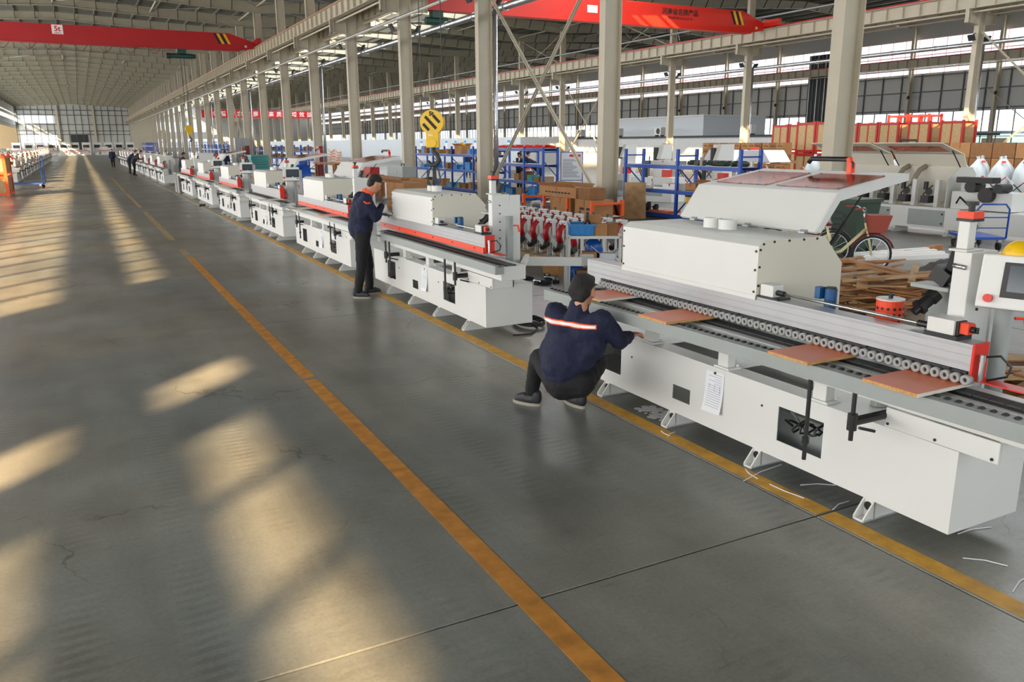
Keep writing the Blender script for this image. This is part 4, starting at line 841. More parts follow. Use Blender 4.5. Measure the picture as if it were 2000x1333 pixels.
# further workers
def standing(label, x, y, a, h=1.72, lean=0, walk=0, arms='down', jm='navy', tm='trouser', v=.03):
    f = Vector((math.cos(a), math.sin(a), 0)); s = Vector((-f.y, f.x, 0)); o = Vector((x, y, 0)); k = h/1.72
    Q = lambda df, ds, z: tuple(o+f*df*k+s*ds*k+Vector((0, 0, z*k)))
    J = dict(pelvis=Q(0, 0, .93), chest=Q(lean*.3, 0, 1.2), neck=Q(lean*.6, 0, 1.44), head=Q(lean*.6+.04+lean*.3, 0, 1.58), hipL=Q(0, .09, .9), hipR=Q(0, -.09, .9), kneeL=Q(.08*walk+.02, .1, .48), kneeR=Q(.02-.02*walk, -.1, .48), ankL=Q(.16*walk-.02, .1, .09), ankR=Q(-.16*walk-.02, -.1, .09), shL=Q(lean*.55, .19, 1.39), shR=Q(lean*.55, -.19, 1.39))
    if arms == 'down': J.update(elL=Q(-.02, .25, 1.12), elR=Q(-.02, -.25, 1.12), haL=Q(.06+.1*walk, .25, .86), haR=Q(.06-.1*walk, -.25, .86)); hd = dict(L=((0, 0, -1), tuple(s)), R=((0, 0, -1), tuple(-s)))
    else: J.update(elL=Q(.15+lean*.3, .24, 1.12), elR=Q(.15+lean*.3, -.24, 1.12), haL=Q(.42+lean*.3, .12, 1.08), haR=Q(.42+lean*.3, -.12, 1.08)); hd = dict(L=(tuple(f), (0, 0, 1)), R=(tuple(f), (0, 0, 1)))
    return worker(label, J, tuple(f), .5 if arms != 'down' else .1, v, jm, tm, hands=hd)
standing('worker in a dark suit walking toward the camera down the aisle', 2.65, 85.5, -1.7, 1.74, 0, 1, v=.035)
standing('worker in dark clothes stepping beside the distant machines', 4.0, 99, -.6, 1.74, .3, .6, 'work', v=.035)
mat('vest_grey', (88, 90, 94), .8)
standing('worker in a black quilted vest bent over a distant machine', 3.2, 62.5, .1, 1.74, .55, .3, 'work', 'ink_dark', v=.035)
standing('worker partly hidden behind the vested worker at the distant machines', 3.12, 66.5, .1, 1.72, .5, 0, 'work', v=.035)
standing('worker in blue standing in the gap of the machine line', 4.45, 44.2, .3, 1.74, .1, 0, 'work', v=.03)
standing('worker in a grey hooded jacket behind the raised lids', 8.1, 48.5, 1.0, 1.74, .25, 0, 'work', 'vest_grey', v=.035)
standing('dark clothed worker beside the grey hooded one', 7.4, 50.5, 1.0, 1.74, .2, 0, 'work', v=.035)
standing('worker seen between the shelves of the red topped rack', 17.2, 32.2, .2, 1.74, .5, 0, 'work', v=.03); standing('worker stooping behind the end of the red topped rack', 17.2, 30.4, 2.6, 1.72, .9, 0, 'work', v=.03)
standing('worker in dark clothes beyond the rack under the hook', 21, 46, 1.2, 1.74, .3, 0, 'work', v=.035)
standing('seated looking worker in dark clothes at the edge among the sunlit machines', -6.2, 66, .2, 1.72, .6, 0, 'work', v=.035); standing('stooping worker in dark clothes among the sunlit machines', -5.0, 63.5, .1, 1.72, .9, 0, 'work', v=.035)
# ================================================================ middle bay: racks, goods, machines
def rack(label, x, ys, depth, H, shelves, m='blue_rack', deck='galv', group='blue storage racks', diag=True):
    t = thing('storage_rack', label, 'rack', (x, 0, 0), 0, group); d = depth
    for y in ys:
        for xx in (0, d): MB().box(xx-.035, xx+.035, y-.04, y+.04, 0, H).build('post', m, t)
        MB().box(0, d, y-.015, y+.015, H-.2, H-.16).build('top_tie', m, t)
        if diag:
            for z0, z1, s in ((.15, .75, 1), (.85, 1.45, -1)):
                a, b = (0, d) if s > 0 else (d, 0); MB().beam((a, y, z0), (b, y, z1), .03, .03).build('diagonal', m, t)
    for i in range(len(ys)-1):
        a, b = min(ys[i], ys[i+1]), max(ys[i], ys[i+1])
        for z in shelves:
            for xx in (-.02, d-.02): MB().box(xx, xx+.04, a+.04, b-.04, z-.10, z).build('shelf_beam', m, t)
            MB().box(.02, d-.02, a+.04, b-.04, z-.012, z+.008).build('shelf_deck', deck, t)
    return t
def carton(label, x, y, z, dx, dy, dz, m='carton', rz=0, group=None, print_=None, open_=False):
    t = thing('carton', label, 'box', (x, y, z), rz, group)
    MB().box(-dx/2, dx/2, -dy/2, dy/2, 0, dz).build('box_body', m, t)
    MB().box(-dx/2-.003, dx/2+.003, -.03, .03, dz*.6, dz+.003).build('packing_tape', 'carton_dark', t)
    if open_:
        for s in (-1, 1): MB().beam((s*dx/2, 0, dz), (s*(dx/2+.12), 0, dz+.10), dy, .006, up=(0, 0, 1)).build('flap', m, t)
    if print_:
        for k in range(print_): MB().box(-dx/2-.004, -dx/2, -dy*.35+k*dy*.7/print_, -dy*.35+(k+.7)*dy*.7/print_, dz*.35, dz*.5).build('printed_mark', 'ink_dark', t)
    return t
CM = ['carton', 'carton_dark', 'wood', 'blue_bin', 'green_dark', 'dark', 'cloth_grey', 'teal']
R3 = rack('blue rack right behind the open amber lid, two bays of parts', 14.3, (20.1, 17.7, 15.3), .65, 1.9, (1.47, .80, .14))
R1 = rack('long blue rack seen beneath the yellow hook', 14.9, (38.9, 36.65, 34.4, 32.1, 30.3), .6, 1.95, (1.60, .93, .12))
R2 = rack('blue rack heaped with red bundles between the crossed braces', 14.8, (29.7, 27.35, 25.9), .6, 1.93, (1.88, 1.31, .68, .12))
RA = rack('long blue rack of spares behind the fourth and fifth machines', 15.0, [59+2.3*i for i in range(11)], .6, 2.0, (1.55, .95, .35))
RB = rack('distant run of blue racks along the far columns', 15.0, [96+3.0*i for i in range(28)], .6, 2.5, (2.0, 1.2, .4), diag=False)
RC = rack('blue rack opposite the distant machines in front of the columns', 10.4, [72+2.4*i for i in range(6)], .6, 2.1, (1.7, 1.0, .3), diag=False)
RD = rack('distant blue rack across the end of the machine line', 9.5, [130+2.5*i for i in range(10)], .6, 2.4, (1.9, 1.1, .3), diag=False)
# goods on the nearest rack
def things_row(items):
    for it in items: carton(*it[:8], **(it[8] if len(it) > 8 else {}))
things_row([
 ('dark blue folder box on the top shelf of the rack behind the amber lid', 14.6, 19.35, 1.48, .3, .35, .09, 'motor_blue'), ('flat grey steel plate stack on the top shelf of that rack', 14.62, 18.5, 1.48, .4, 1.1, .10, 'alu'),
 ('long white carton on the middle shelf behind the amber lid', 14.5, 18.05, .81, .35, .62, .16, 'paper'), ('brown carton beside the white one on the middle shelf', 14.6, 17.25, .81, .4, .42, .20, 'carton'), ('second brown carton on the middle shelf against the raised lid', 14.6, 16.6, .81, .45, .6, .22, 'carton', dict(open_=True)),
 ('stack of pale sheets on the middle shelf near the leaning board', 14.55, 19.6, .81, .4, .6, .07, 'board_white'), ('grey plastic case on the lowest shelf behind the amber lid', 14.6, 17.1, .15, .4, .5, .34, 'cloth_grey'), ('pink wrapped sheet pack on the lowest shelf', 14.55, 18.5, .15, .45, .9, .06, 'laminate')])
tb = thing('tool_case', 'black and yellow tool case with round latches on the nearest rack', 'tool case', (14.55, 17.15, .49)); MB().box(-.18, .18, -.24, .24, 0, .16).build('case_body', 'yellow', tb); MB().box(-.19, .19, -.25, .25, .16, .34).build('case_lid', 'black', tb)
for y in (-.13, .13): MB().cyl((-.195, y, .1), (-.18, y, .1), .03, n=12).build('latch', 'white', tb)
for i in range(9):
    y = 17.45-.24*i; t = thing('motor_part', f'dark motor part on the nearest rack top shelf, {ORD[i]} from the post', 'motor', (14.6, y, 1.48), .4*i); MB().cyl((-.14, 0, .06), (.14, 0, .06), .055+.01*(i % 3), n=10).build('motor_body', 'green_dark' if i % 2 else 'dark', t); MB().box(-.06, .06, -.05, .05, .08, .14).build('terminal_box', 'dark', t)
t = thing('spray_bottle', 'white bottle with red cap on the middle shelf of the nearest rack', 'bottle', (14.45, 19.0, .81)); MB().cyl((0, 0, 0), (0, 0, .16), .045, n=14).cyl((0, 0, .16), (0, 0, .2), .045, .015, n=14).build('bottle_body', 'paper', t); MB().cyl((0, 0, .2), (0, 0, .25), .016, n=10).build('cap', 'red', t)
t = thing('bottle', 'clear pump bottle on the top shelf by the middle post', 'bottle', (14.5, 16.95, 1.48)); MB().cyl((0, 0, 0), (0, 0, .22), .06, n=14).build('bottle_body', 'sheet_clear', t); MB().cyl((0, 0, .22), (0, 0, .3), .02, n=10).build('cap', 'paper', t)
for i in range(5):
    t = thing('coupling', f'black steel coupling on the lowest shelf of the nearest rack, {ORD[i]} of five', 'machine part', (14.5+.07*(i % 2), 19.5-.17*i, .15)); MB().cyl((0, 0, 0), (0, 0, .16+.05*(i % 3)), .06, n=12).build('sleeve', 'black', t); MB().ring((0, 0, .1), (0, 0, .13), .075, .05, 12).build('ring', 'dark', t)
# goods on the other racks, random but named by place
def fill(rk, x, y0, y1, zs, n, name):
    cnt = {}
    for z in zs:
        y = y0
        while y < y1:
            w = random.uniform(.25, .6); 
            if random.random() < .78:
                m = random.choice(CM[:4] if random.random() < .6 else CM); hh = random.uniform(.12, .36)
                kind_ = m.replace('carton_dark', 'dark brown').replace('carton', 'brown').replace('blue_bin', 'blue plastic').replace('green_dark', 'dark green').replace('cloth_grey', 'grey').replace('wood', 'wooden')
                sh = 'upper' if z > 1.2 else 'middle' if z > .5 else 'lowest'; cnt[(kind_, sh)] = cnt.get((kind_, sh), -1)+1
                carton(f'{ORD[cnt[(kind_, sh)]]} nearest {kind_} box on the {sh} shelf of the {name}', x+random.uniform(-.05, .05), y+w/2, z, random.uniform(.3, .45), w*.9, hh, m, group='boxes on the '+name)
            y += w+random.uniform(.02, .25)
fill(R1, 15.2, 30.4, 38.7, (1.61, .94, .13), 0, 'rack beneath the hook'); fill(R2, 15.1, 26, 29.6, (.69, .13), 0, 'red topped rack'); fill(RA, 15.3, 59.2, 81.8, (1.56, .96), 0, 'rack behind the fourth machine')
for i in range(5):
    t = thing('cloth_bundle', f'red folded cloth bundle on the red topped rack, {ORD[i]} from the brace', 'bundle', (15.1, 29.3-.75*i, 1.895)); MB().tube([(-.25, -.35, .03), (-.1, -.1, .06), (0, .1, .05), (.2, .38, .035)], .05, 8).tube([(.2, -.38, .03), (.1, -.05, .07), (-.05, .15, .06), (-.2, .35, .03)], .055, 8).build('roll', 'red', t); MB().box(-.28, .28, -.4, .4, 0, .02).build('sheet', 'crate_red', t)
t = thing('helmet', 'yellow helmet on a carton of the rack beneath the hook', 'helmet', (15.2, 33.9, 1.98)); MB().ball((0, 0, .02), (.13, .16, .13), 14, 8).build('shell', 'yellow', t, smooth=True); MB().ring((0, 0, .0), (0, 0, .015), .18, .12, 18).build('brim', 'yellow', t)
carton('large brown carton carrying a yellow helmet on the rack beneath the hook', 15.2, 33.9, 1.61, .42, .8, .36, 'carton', open_=True)
# wooden board leaning on the rack
t = thing('leaning_board', 'worn plywood board leaning against the blue rack', 'board', (0, 0, 0)); a, b = Vector((13.56, 18.55, .012)), Vector((13.86, 19.0, .98)); u = (b-a).normalized(); sd_ = Vector((.80, -.60, 0)).normalized()*.30; nn_ = u.cross(sd_).normalized()*.01
MB().add([a-sd_-nn_, a+sd_-nn_, b+sd_-nn_, b-sd_-nn_, a-sd_+nn_, a+sd_+nn_, b+sd_+nn_, b-sd_+nn_], [(0, 1, 2, 3), (4, 5, 6, 7), (0, 1, 5, 4), (1, 2, 6, 5), (2, 3, 7, 6), (3, 0, 4, 7)]).build('sheet', 'wood', t)
# white tool cart with blue bin
ct = thing('tool_cart', 'white angle iron cart loaded with boxes and blue bags', 'cart', (6.0, 9.75, 0), R(-28))
for x in (0, .72):
    for y in (0, .5): MB().box(x-.018, x+.018, y-.018, y+.018, 0, .82).build('leg', 'white', ct)
for z in (.80, .43, .10):
    MB().box(-.018, .738, -.018, .018, z-.03, z+.01).box(-.018, .738, .482, .518, z-.03, z+.01).box(-.018, .018, 0, .5, z-.03, z+.01).box(.702, .738, 0, .5, z-.03, z+.01).build('shelf_frame', 'white', ct); MB().box(0, .72, 0, .5, z-.008, z).build('shelf_board', 'carton_dark' if z > .7 else 'galv', ct)
def on_cart(x, y): v = Matrix.Rotation(R(-28), 3, 'Z') @ Vector((x, y, 0)); return 6.0+v.x, 9.75+v.y
def bin_(label, x, y, z, dx, dy, dz, m, rz=0):
    t = thing('plastic_bin', label, 'bin', (x, y, z), rz); w = .01
    MB().box(-dx/2, dx/2, -dy/2, dy/2, 0, w).box(-dx/2, -dx/2+w, -dy/2, dy/2, 0, dz).box(dx/2-w, dx/2, -dy/2, dy/2, 0, dz).box(-dx/2, dx/2, -dy/2, -dy/2+w, 0, dz).box(-dx/2, dx/2, dy/2-w, dy/2, 0, dz).build('tub', m, t)
    MB().box(-dx/2-.012, dx/2+.012, -dy/2-.012, -dy/2, dz-.03, dz).box(-dx/2-.012, dx/2+.012, dy/2, dy/2+.012, dz-.03, dz).box(-dx/2-.012, -dx/2, -dy/2, dy/2, dz-.03, dz).box(dx/2, dx/2+.012, -dy/2, dy/2, dz-.03, dz).build('rim', m, t)
    for k in range(4): MB().box(-dx*.4+k*dx*.25, -dx*.4+k*dx*.25+.015, -dy/2-.01, -dy/2, .01, dz-.03).build('rib', m, t)
x, y = on_cart(.19, .22); bin_('bright blue plastic bin with tools on the white cart', x, y, .811, .36, .40, .16, 'blue_bin', R(-28))
x, y = on_cart(.44, .12); carton('carton with green and brown diagonal stripes on the white cart', x, y, .811, .2, .2, .16, 'carton', R(-28))
for k in range(3): q = bpy.data.objects[[o.name for o in bpy.data.objects if o.name.startswith('carton')][-1]]
x, y = on_cart(.62, .14); carton('dark brown block beside the striped carton on the white cart', x, y, .811, .15, .22, .17, 'carton_dark', R(-28))
x, y = on_cart(.36, .38); carton('brown carton behind the blue bin on the white cart', x, y, .811, .24, .2, .26, 'carton', R(-28))
x, y = on_cart(.30, .16); carton('striped brown carton on the cart middle shelf', x, y, .441, .2, .2, .13, 'carton', R(-28)); x, y = on_cart(.56, .22); carton('open white carton on the cart middle shelf', x, y, .441, .22, .2, .10, 'paper', R(-28), open_=True)
x, y = on_cart(.3, .2); carton('large brown carton on the cart bottom shelf', x, y, .111, .36, .34, .20, 'carton_dark', R(-28))
def sack(label, x, y, z, r, h, m, name='plastic_bag'):
    t = thing(name, label, 'bag', (x, y, z)); b = MB(); n = 14; vs = []; rows = 8
    for j in range(rows+1):
        u = j/rows; rr = r*(math.sin(math.pi*min(u*.8+.16, 1))**.6)*(1 if u < .8 else 1-.7*(u-.8)/.2)
        for i in range(n): a = 2*math.pi*i/n; w = 1+.12*math.sin(3*a+j)+.08*math.sin(5*a+2*j); vs.append((rr*w*math.cos(a), rr*w*math.sin(a), h*u))
    fs = [(j*n+i, j*n+(i+1) % n, (j+1)*n+(i+1) % n, (j+1)*n+i) for j in range(rows) for i in range(n)]+[tuple(range(n))[::-1], tuple(range(rows*n, rows*n+n))]
    b.add(vs, fs).build('bag_body', m, t, smooth=True); MB().tube([(0, 0, h*.96), (.02, .01, h*1.04), (.05, .03, h*1.02)], r*.16, 6).build('tied_neck', m, t); return t
x, y = on_cart(.38, .34); sack('crumpled blue plastic bag on the cart middle shelf', x, y, .441, .13, .33, 'bag_blue'); x, y = on_cart(.12, .3); sack('blue plastic bag bulging from the cart bottom shelf', x, y, .111, .13, .30, 'bag_blue'); x, y = on_cart(.57, .28); sack('large dark blue bag on the cart bottom shelf', x, y, .111, .15, .31, 'bag_blue')
x, y = on_cart(.27, .2); t = thing('drill_clamp', 'black clamp tool standing in the blue bin', 'tool', (x, y, .83)); MB().tube([(-.03, 0, 0), (-.05, 0, .12), (0, 0, .2), (.05, 0, .12), (.03, 0, 0)], .018, 8).build('jaw', 'black', t); MB().cyl((0, 0, .18), (0, 0, .3), .02, n=8).build('grip', 'black', t)
# red and white trimming units in ranks
def unit():
    t = thing('trimming_unit', 'red and white trimming unit', 'machine part')
    MB().box(-.02, .04, -.12, -.09, 0, .62).box(-.02, .04, .05, .08, 0, .62).box(-.04, .06, -.13, .09, .60, .66).build('white_frame', 'white', t)
    for y in (-.09, -.04, .01): MB().cyl((-.042, y, .63), (-.04, y, .63), .012, n=8).build('bolt_hole', 'black', t)
    MB().tube([(-.10, -.06, .30), (-.14, -.06, .42), (-.11, -.05, .52), (-.04, -.03, .58), (.02, -.03, .60)], [.05, .055, .05, .045, .03], 8).build('red_arm', 'motor_red', t, smooth=True)
    MB().cbox((-.10, .06, .30), (.13, .22, .11), rx=.5).build('motor_box', 'galv', t); MB().cyl((-.12, -.10, .24), (-.10, .12, .16), .055, n=10).build('motor', 'black', t)
    MB().box(-.08, .08, -.13, .10, 0, .03).build('foot_plate', 'steel', t); MB().cyl((.02, -.02, .66), (.02, -.02, .72), .01, n=6).cyl((.02, -.02, .70), (.02, -.02, .72), .025, n=8).build('adjust_screw', 'black', t)
    return t
U0 = unit(); first = True; bt = []
for j, X in enumerate((7.25, 7.75, 8.25)):
    for i in range(9):
        y = 11.5+.46*i+.1*j; lab = f'red and white trimming unit, {ORD[i]} along the {["front", "middle", "back"][j]} rank behind the second machine'
        if first: U0.location = (X, y, .12); U0['label'] = lab; U0['group'] = 'trimming units'; first = False
        else: copy_tree(U0, loc=(X, y, .12), label=lab, group='trimming units')
    t = thing('skid', f'low pale skid under the {["front", "middle", "back"][j]} rank of red units', 'pallet', (X, 13.4, 0)); MB().box(-.15, .15, -2.2, 2.3, .06, .12).box(-.13, -.08, -2.2, 2.3, 0, .06).box(.08, .13, -2.2, 2.3, 0, .06).build('deck', 'wood', t)
# feed arm at the near end of the second machine
t = thing('feed_arm', 'pale steel arm reaching from the second machine toward the cart', 'machine arm', (0, 0, 0)); MB().beam((4.42, 8.2, .76), (5.15, 8.05, .72), .05, .10).beam((4.15, 7.7, .80), (4.5, 8.25, .80), .05, .06).build('arm_bar', 'white', t); MB().cyl((4.95, 8.1, .0), (4.95, 8.1, .68), .03, n=10).cyl((4.95, 8.1, 0), (4.95, 8.1, .03), .12, n=14).build('arm_leg', 'steel', t); MB().cbox((5.2, 8.03, .74), (.14, .08, .12), rz=-.5).build('end_clamp', 'galv', t)
# orange low rack with cartons and motors
orr = thing('carton_stand', 'low orange steel frame with cartons and grey motors by the column', 'rack', (11.6, 0, 0))
for y in (21.46, 20.23, 18.95, 17.75):
    for xx in (0, .95): MB().box(xx-.04, xx+.04, y-.04, y+.04, 0, .62).build('post', 'orange_rack', orr)
for xx in (0, .95):
    MB().box(xx-.03, xx+.03, 17.75, 21.46, .10, .17).build('side_rail', 'orange_rack', orr)
for y in (21.46, 17.75): MB().box(0, .95, y-.02, y+.02, .5, .56).build('end_rail', 'orange_rack', orr)
MB().box(0, .95, 17.75, 21.46, .17, .185).build('deck', 'galv', orr)
carton('long printed carton on top of the orange frame', 11.95, 19.7, .62, .5, 2.0, .28, 'carton', print_=8, open_=True); carton('torn carton leaning inside the orange frame', 12.05, 19.6, .19, .6, 1.1, .42, 'carton'); carton('square carton at the end of the orange frame', 11.95, 18.3, .62, .5, .55, .3, 'carton_dark'); carton('brown panel box inside the orange frame beside the column', 12.05, 18.35, .19, .6, .95, .42, 'carton', print_=2)
for i in range(3): t = thing('gear_motor', f'grey gear motor in the end cell of the orange frame, {ORD[i]} of three', 'motor', (11.85+.2*(i % 2), 20.55+.3*i, .19)); MB().cyl((-.14, 0, .12), (.14, 0, .12), .11, n=14).build('motor_body', 'galv', t, smooth=False); MB().box(-.08, .08, -.09, .09, 0, .06).build('motor_foot', 'galv', t); MB().tube([(0, .05, .22), (.1, .12, .28), (-.1, .15, .24), (0, .1, .12)], .015, 6).build('lead', 'rubber', t)
# notice board on a stand
nb = thing('notice_board', 'white notice board with blue frame and red heading on a stand', 'notice board', (18.3, 29.6, 0), math.atan2(-.87, -.5)+math.pi/2)
MB().box(-.44, .44, -.015, .015, .55, 1.68).build('panel', 'paper', nb); MB().box(-.47, -.44, -.02, .02, .0, 1.7).box(.44, .47, -.02, .02, .0, 1.7).box(-.47, .47, -.02, .02, 1.68, 1.71).box(-.47, .47, -.02, .02, .52, .55).box(-.47, -.44, -.25, .25, .0, .04).box(.44, .47, -.25, .25, .0, .04).build('frame', 'blue_rack', nb)
MB().box(-.1, .36, -.018, -.015, 1.5, 1.6).build('heading', 'red', nb); q = MB()
for i in range(14): q.box(-.38, -.38+random.uniform(.3, .74), -.018, -.015, 1.38-.055*i, 1.40-.055*i)
q = q.build('printed_lines', 'ink', nb); q['kind'] = 'stuff'
# big white machine behind the notice board, and one behind the nearest rack
def bigm(label, x, y, rz=0):
    t = thing('press_machine', label, 'machine', (x, y, 0), rz); MB().box(-.4, .4, -.9, .9, 0, .85).build('bed', 'white', t); MB().box(-.1, .3, -.35, .15, .85, 2.0).prism([(-.4, 1.5), (.31, 1.5), (.31, 2.01), (-.2, 2.01)], 'y', -.37, -.2).build('column_head', 'white', t); MB().cyl((-.3, -.1, 1.45), (-.3, -.1, 1.9), .09, n=12).build('spindle', 'dark', t); MB().cyl((-.3, .3, .85), (-.3, .3, 1.4), .07, n=10).build('spindle', 'dark', t)
    for k in range(4): MB().tube([(-.3+.05*k, .3+.1*k, .86), (-.35, .35+.1*k, 1.1+.05*k), (-.2, .4+.08*k, 1.2)], .02, 6).build('hose', 'black', t)
    MB().box(-.42, -.4, -.5, .3, .2, .6).build('panel_door', 'grey_paint', t); MB().cbox((-.3, -.6, 1.0), (.2, .3, .25)).build('carriage', 'red', t); return t
bigm('white press machine with dark spindles beyond the notice board', 19.5, 27.5); bigm('white drilling machine seen through the nearest rack', 18.2, 20.5); bigm('white machine with hanging hoses seen between column and rack', 18.5, 24.0, .3)
bigm('white machine beyond the rack under the hook', 18.5, 38.5); bigm('second white machine beyond the rack under the hook', 18.5, 34.0)
t = thing('open_machine', 'machine with two raised white hoods beyond the nearest rack', 'machine', (24, 25.5, 0)); MB().box(-.5, .6, -2, 2, 0, .8).build('bed', 'white', t)
for s in (-1, 1): MB().prism([(-.55+s, 1.75), (.55+s, 1.75), (.95+s, 1.3), (-.95+s, 1.3)], 'x', -.5, .6).build('raised_hood', 'paper', t)
for k in range(7): MB().cyl((-.3, -1.2+.4*k, .8), (-.3, -1.2+.4*k, 1.35), .08, n=10).build('spindle', 'steel' if k % 2 else 'black', t)
# ---- cream partition with panels, posters, roof kit
pt = struct('wall_partition', 'white panelled partition across the middle bay')
pm = MB().box(-.03, .03, .01, 1.19, 0, 2.6).mesh('panel', 'partition_white')
for i in range(100): link('panel', pm, pt, loc=(37.5, 70+1.2*i, 0))
mat('poster_blue', (60, 150, 200), .6)
for i in range(10):
    MB().box(37.45, 37.465, 72+2.6*i, 72.7+2.6*i, 1.5, 2.4).build('poster', 'paper', pt); MB().box(37.44, 37.45, 72.05+2.6*i, 72.65+2.6*i, 2.1, 2.35).build('poster_heading', 'poster_blue', pt)
pm2 = MB().box(-.04, .04, .005, 2.995, 0, 2.4).mesh('panel', 'wall_white')
for i in range(14): link('panel', pm2, pt, loc=(44, 35+3*i, 0))
MB().box(43.85, 56, 35, 77, 2.4, 2.55).build('roof_slab', 'dark', pt); MB().box(37.5, 44, 69.95, 70.03, 0, 2.6).build('return_panel', 'partition_white', pt)
t = thing('roof_cabin', 'plain white box cabin on the partition roof', 'cabin', (50, 62, 2.55)); MB().box(-3, 4, -7, 6.8, 0, 1.65).build('cabin_body', 'house_white', t); MB().box(-3.1, 4.1, -7.1, 6.9, 1.65, 1.75).build('cabin_roof', 'letter_white', t)
for i, y in enumerate((47, 57.8, 64, 70.5)):
    t = thing('air_conditioner', f'small air conditioner unit on the partition roof, {ORD[i]} from the cartons', 'air conditioner', (44.6, y, 2.55)); MB().box(-.25, .25, -.45, .45, .1, .75).build('case', 'white', t); MB().cyl((-.26, -.08, .42), (-.24, -.08, .42), .25, n=18).build('fan', 'dark', t); MB().box(-.2, .2, -.4, -.35, 0, .1).box(-.2, .2, .35, .4, 0, .1).build('bracket', 'dark', t)
# ---- goods under the far windows
def pallet(label, x, y, w, l, z=0):
    t = thing('pallet', label, 'pallet', (x, y, z))
    for k in range(5): MB().box(-w/2+w*k/4.6, -w/2+w*k/4.6+.1, -l/2, l/2, .11, .14).build('deck_board', 'wood', t)
    for k in (-1, 0, 1): MB().box(-w/2, w/2, k*(l/2-.06)-.05, k*(l/2-.06)+.05, 0, .11).build('bearer', 'wood', t)
for j in range(4):
    for tier in range(2):
        z0 = tier*1.02; pallet(f'wooden pallet under the taped cartons, {ORD[j]} stack, {["lower", "upper"][tier]}', 31.0, 30.4+1.5*j, 1.1, 1.4, z0)
        for r_ in range(3):
            for k in range(3): carton('taped brown carton in the wide pallet stack under the windows', 30.75, 29.95+1.5*j+.46*k, z0+.145+.285*r_, .6, .45, .28, ('carton', 'carton_dark')[(j+k+r_) % 3 == 0], group='taped cartons on pallets', print_=2)
for i in range(3): t = thing('carton_label', f'red and white sticker on the taped cartons, {ORD[i]} of three', 'sticker', (30.44, 31.6+1.4*i, 1.72-.9*(i % 2))); MB().box(-.004, 0, -.3, .3, -.1, .1).build('sheet', 'orange_red', t)
for i in range(14):
    for r_ in range(3): carton('big brown carton in the wall of cartons behind the white bags', 35.2, 16.5+1.0*i, .02+.66*r_, .8, .96, .64, ('carton_dark', 'carton')[(i+r_) % 3 == 0], group='wall of big cartons')
def crate(label, x, y, z, w=1.15, h=1.42, d=1.0, osb=True, tall=0):
    t = thing('osb_crate', label, 'crate', (x, y, z), 0, 'red framed crates'); p = .05
    for a in (0, d):
        for b in (-w/2, w/2): MB().box(a-p, a+p, b-p, b+p, 0, h+.1).build('post', 'crate_red', t)
        for zz in (.06, h): MB().box(a-p*.7, a+p*.7, -w/2, w/2, zz-.05, zz+.05).build('rail', 'crate_red', t)
        MB().box(a-p*.6, a+p*.6, -p*.7, p*.7, 0, h).build('mid_post', 'crate_red', t)
        if osb:
            for s in (-1, 1): MB().box(a-.012, a+.012, min(s*.03, s*(w/2-.04)), max(s*.03, s*(w/2-.04)), .1, h-.05).build('osb_panel', 'osb', t)
    for b in (-w/2, w/2):
        for zz in (.06, h): MB().box(0, d, b-.03, b+.03, zz-.04, zz+.04).build('rail', 'crate_red', t)
    return t
KN = {}
for (x, y, z, o_) in ((37.0, 36.4, 0, 1), (37.0, 36.4, 1.54, 1), (37.0, 35.1, 1.54, 1), (37.0, 35.1, 0, 1), (33.2, 30.9, 1.54, 1), (33.2, 29.6, 1.54, 1), (33.2, 30.9, 0, 1), (33.2, 29.6, 0, 1), (38.3, 32.6, 1.54, 1), (38.3, 31.3, 1.54, 1), (38.3, 30.0, 1.54, 1), (38.3, 28.2, 1.54, 1), (38.3, 26.4, 1.54, 1), (38.3, 32.6, 0, 1), (38.3, 31.3, 0, 1), (38.3, 30.0, 0, 1), (38.3, 28.2, 0, 1), (38.3, 26.4, 0, 1), (39.7, 29.3, 1.94, 0), (39.7, 30.6, 1.94, 0), (39.7, 29.3, 0, 0), (39.7, 30.6, 0, 0)):
    place = ('top' if z > 1 else 'bottom')+' tier '+('beside the taped cartons' if x == 37.0 else 'in the forward stack' if x == 33.2 else 'in the long row'); kk = (place, o_); KN[kk] = KN.get(kk, -1)+1
    crate(f'{"red framed crate with pale boards" if o_ else "empty red crate frame"}, {ORD[KN[kk]]} of the {place}', x, y, z, osb=bool(o_), h=1.42 if o_ or z > 0 else 1.82)
BG = sack('white woven bulk bag with a red mark in the row behind the folding barrier', 30.3, 17.0, 0, .37, 1.42, 'bag_white', 'bulk_bag'); MB().cbox((-.2, -.1, 1.30), (.02, .14, .08), ry=.5).build('red_mark', 'red', BG); BG['group'] = 'white bulk bags'
BG['label'] = 'white woven bulk bag, nearest of the front row behind the folding barrier'
for i in range(12): copy_tree(BG, loc=(30.3, 17.88+.88*i, 0), rz=.5*i if i % 3 else .1, label=f'white woven bulk bag, {ORD[i]} after the nearest in the front row')
for i in range(8): copy_tree(BG, loc=(31.25, 17.4+.9*i, 0), rz=1.1*i, label=f'white woven bulk bag, {ORD[i]} of the second row behind the barrier')
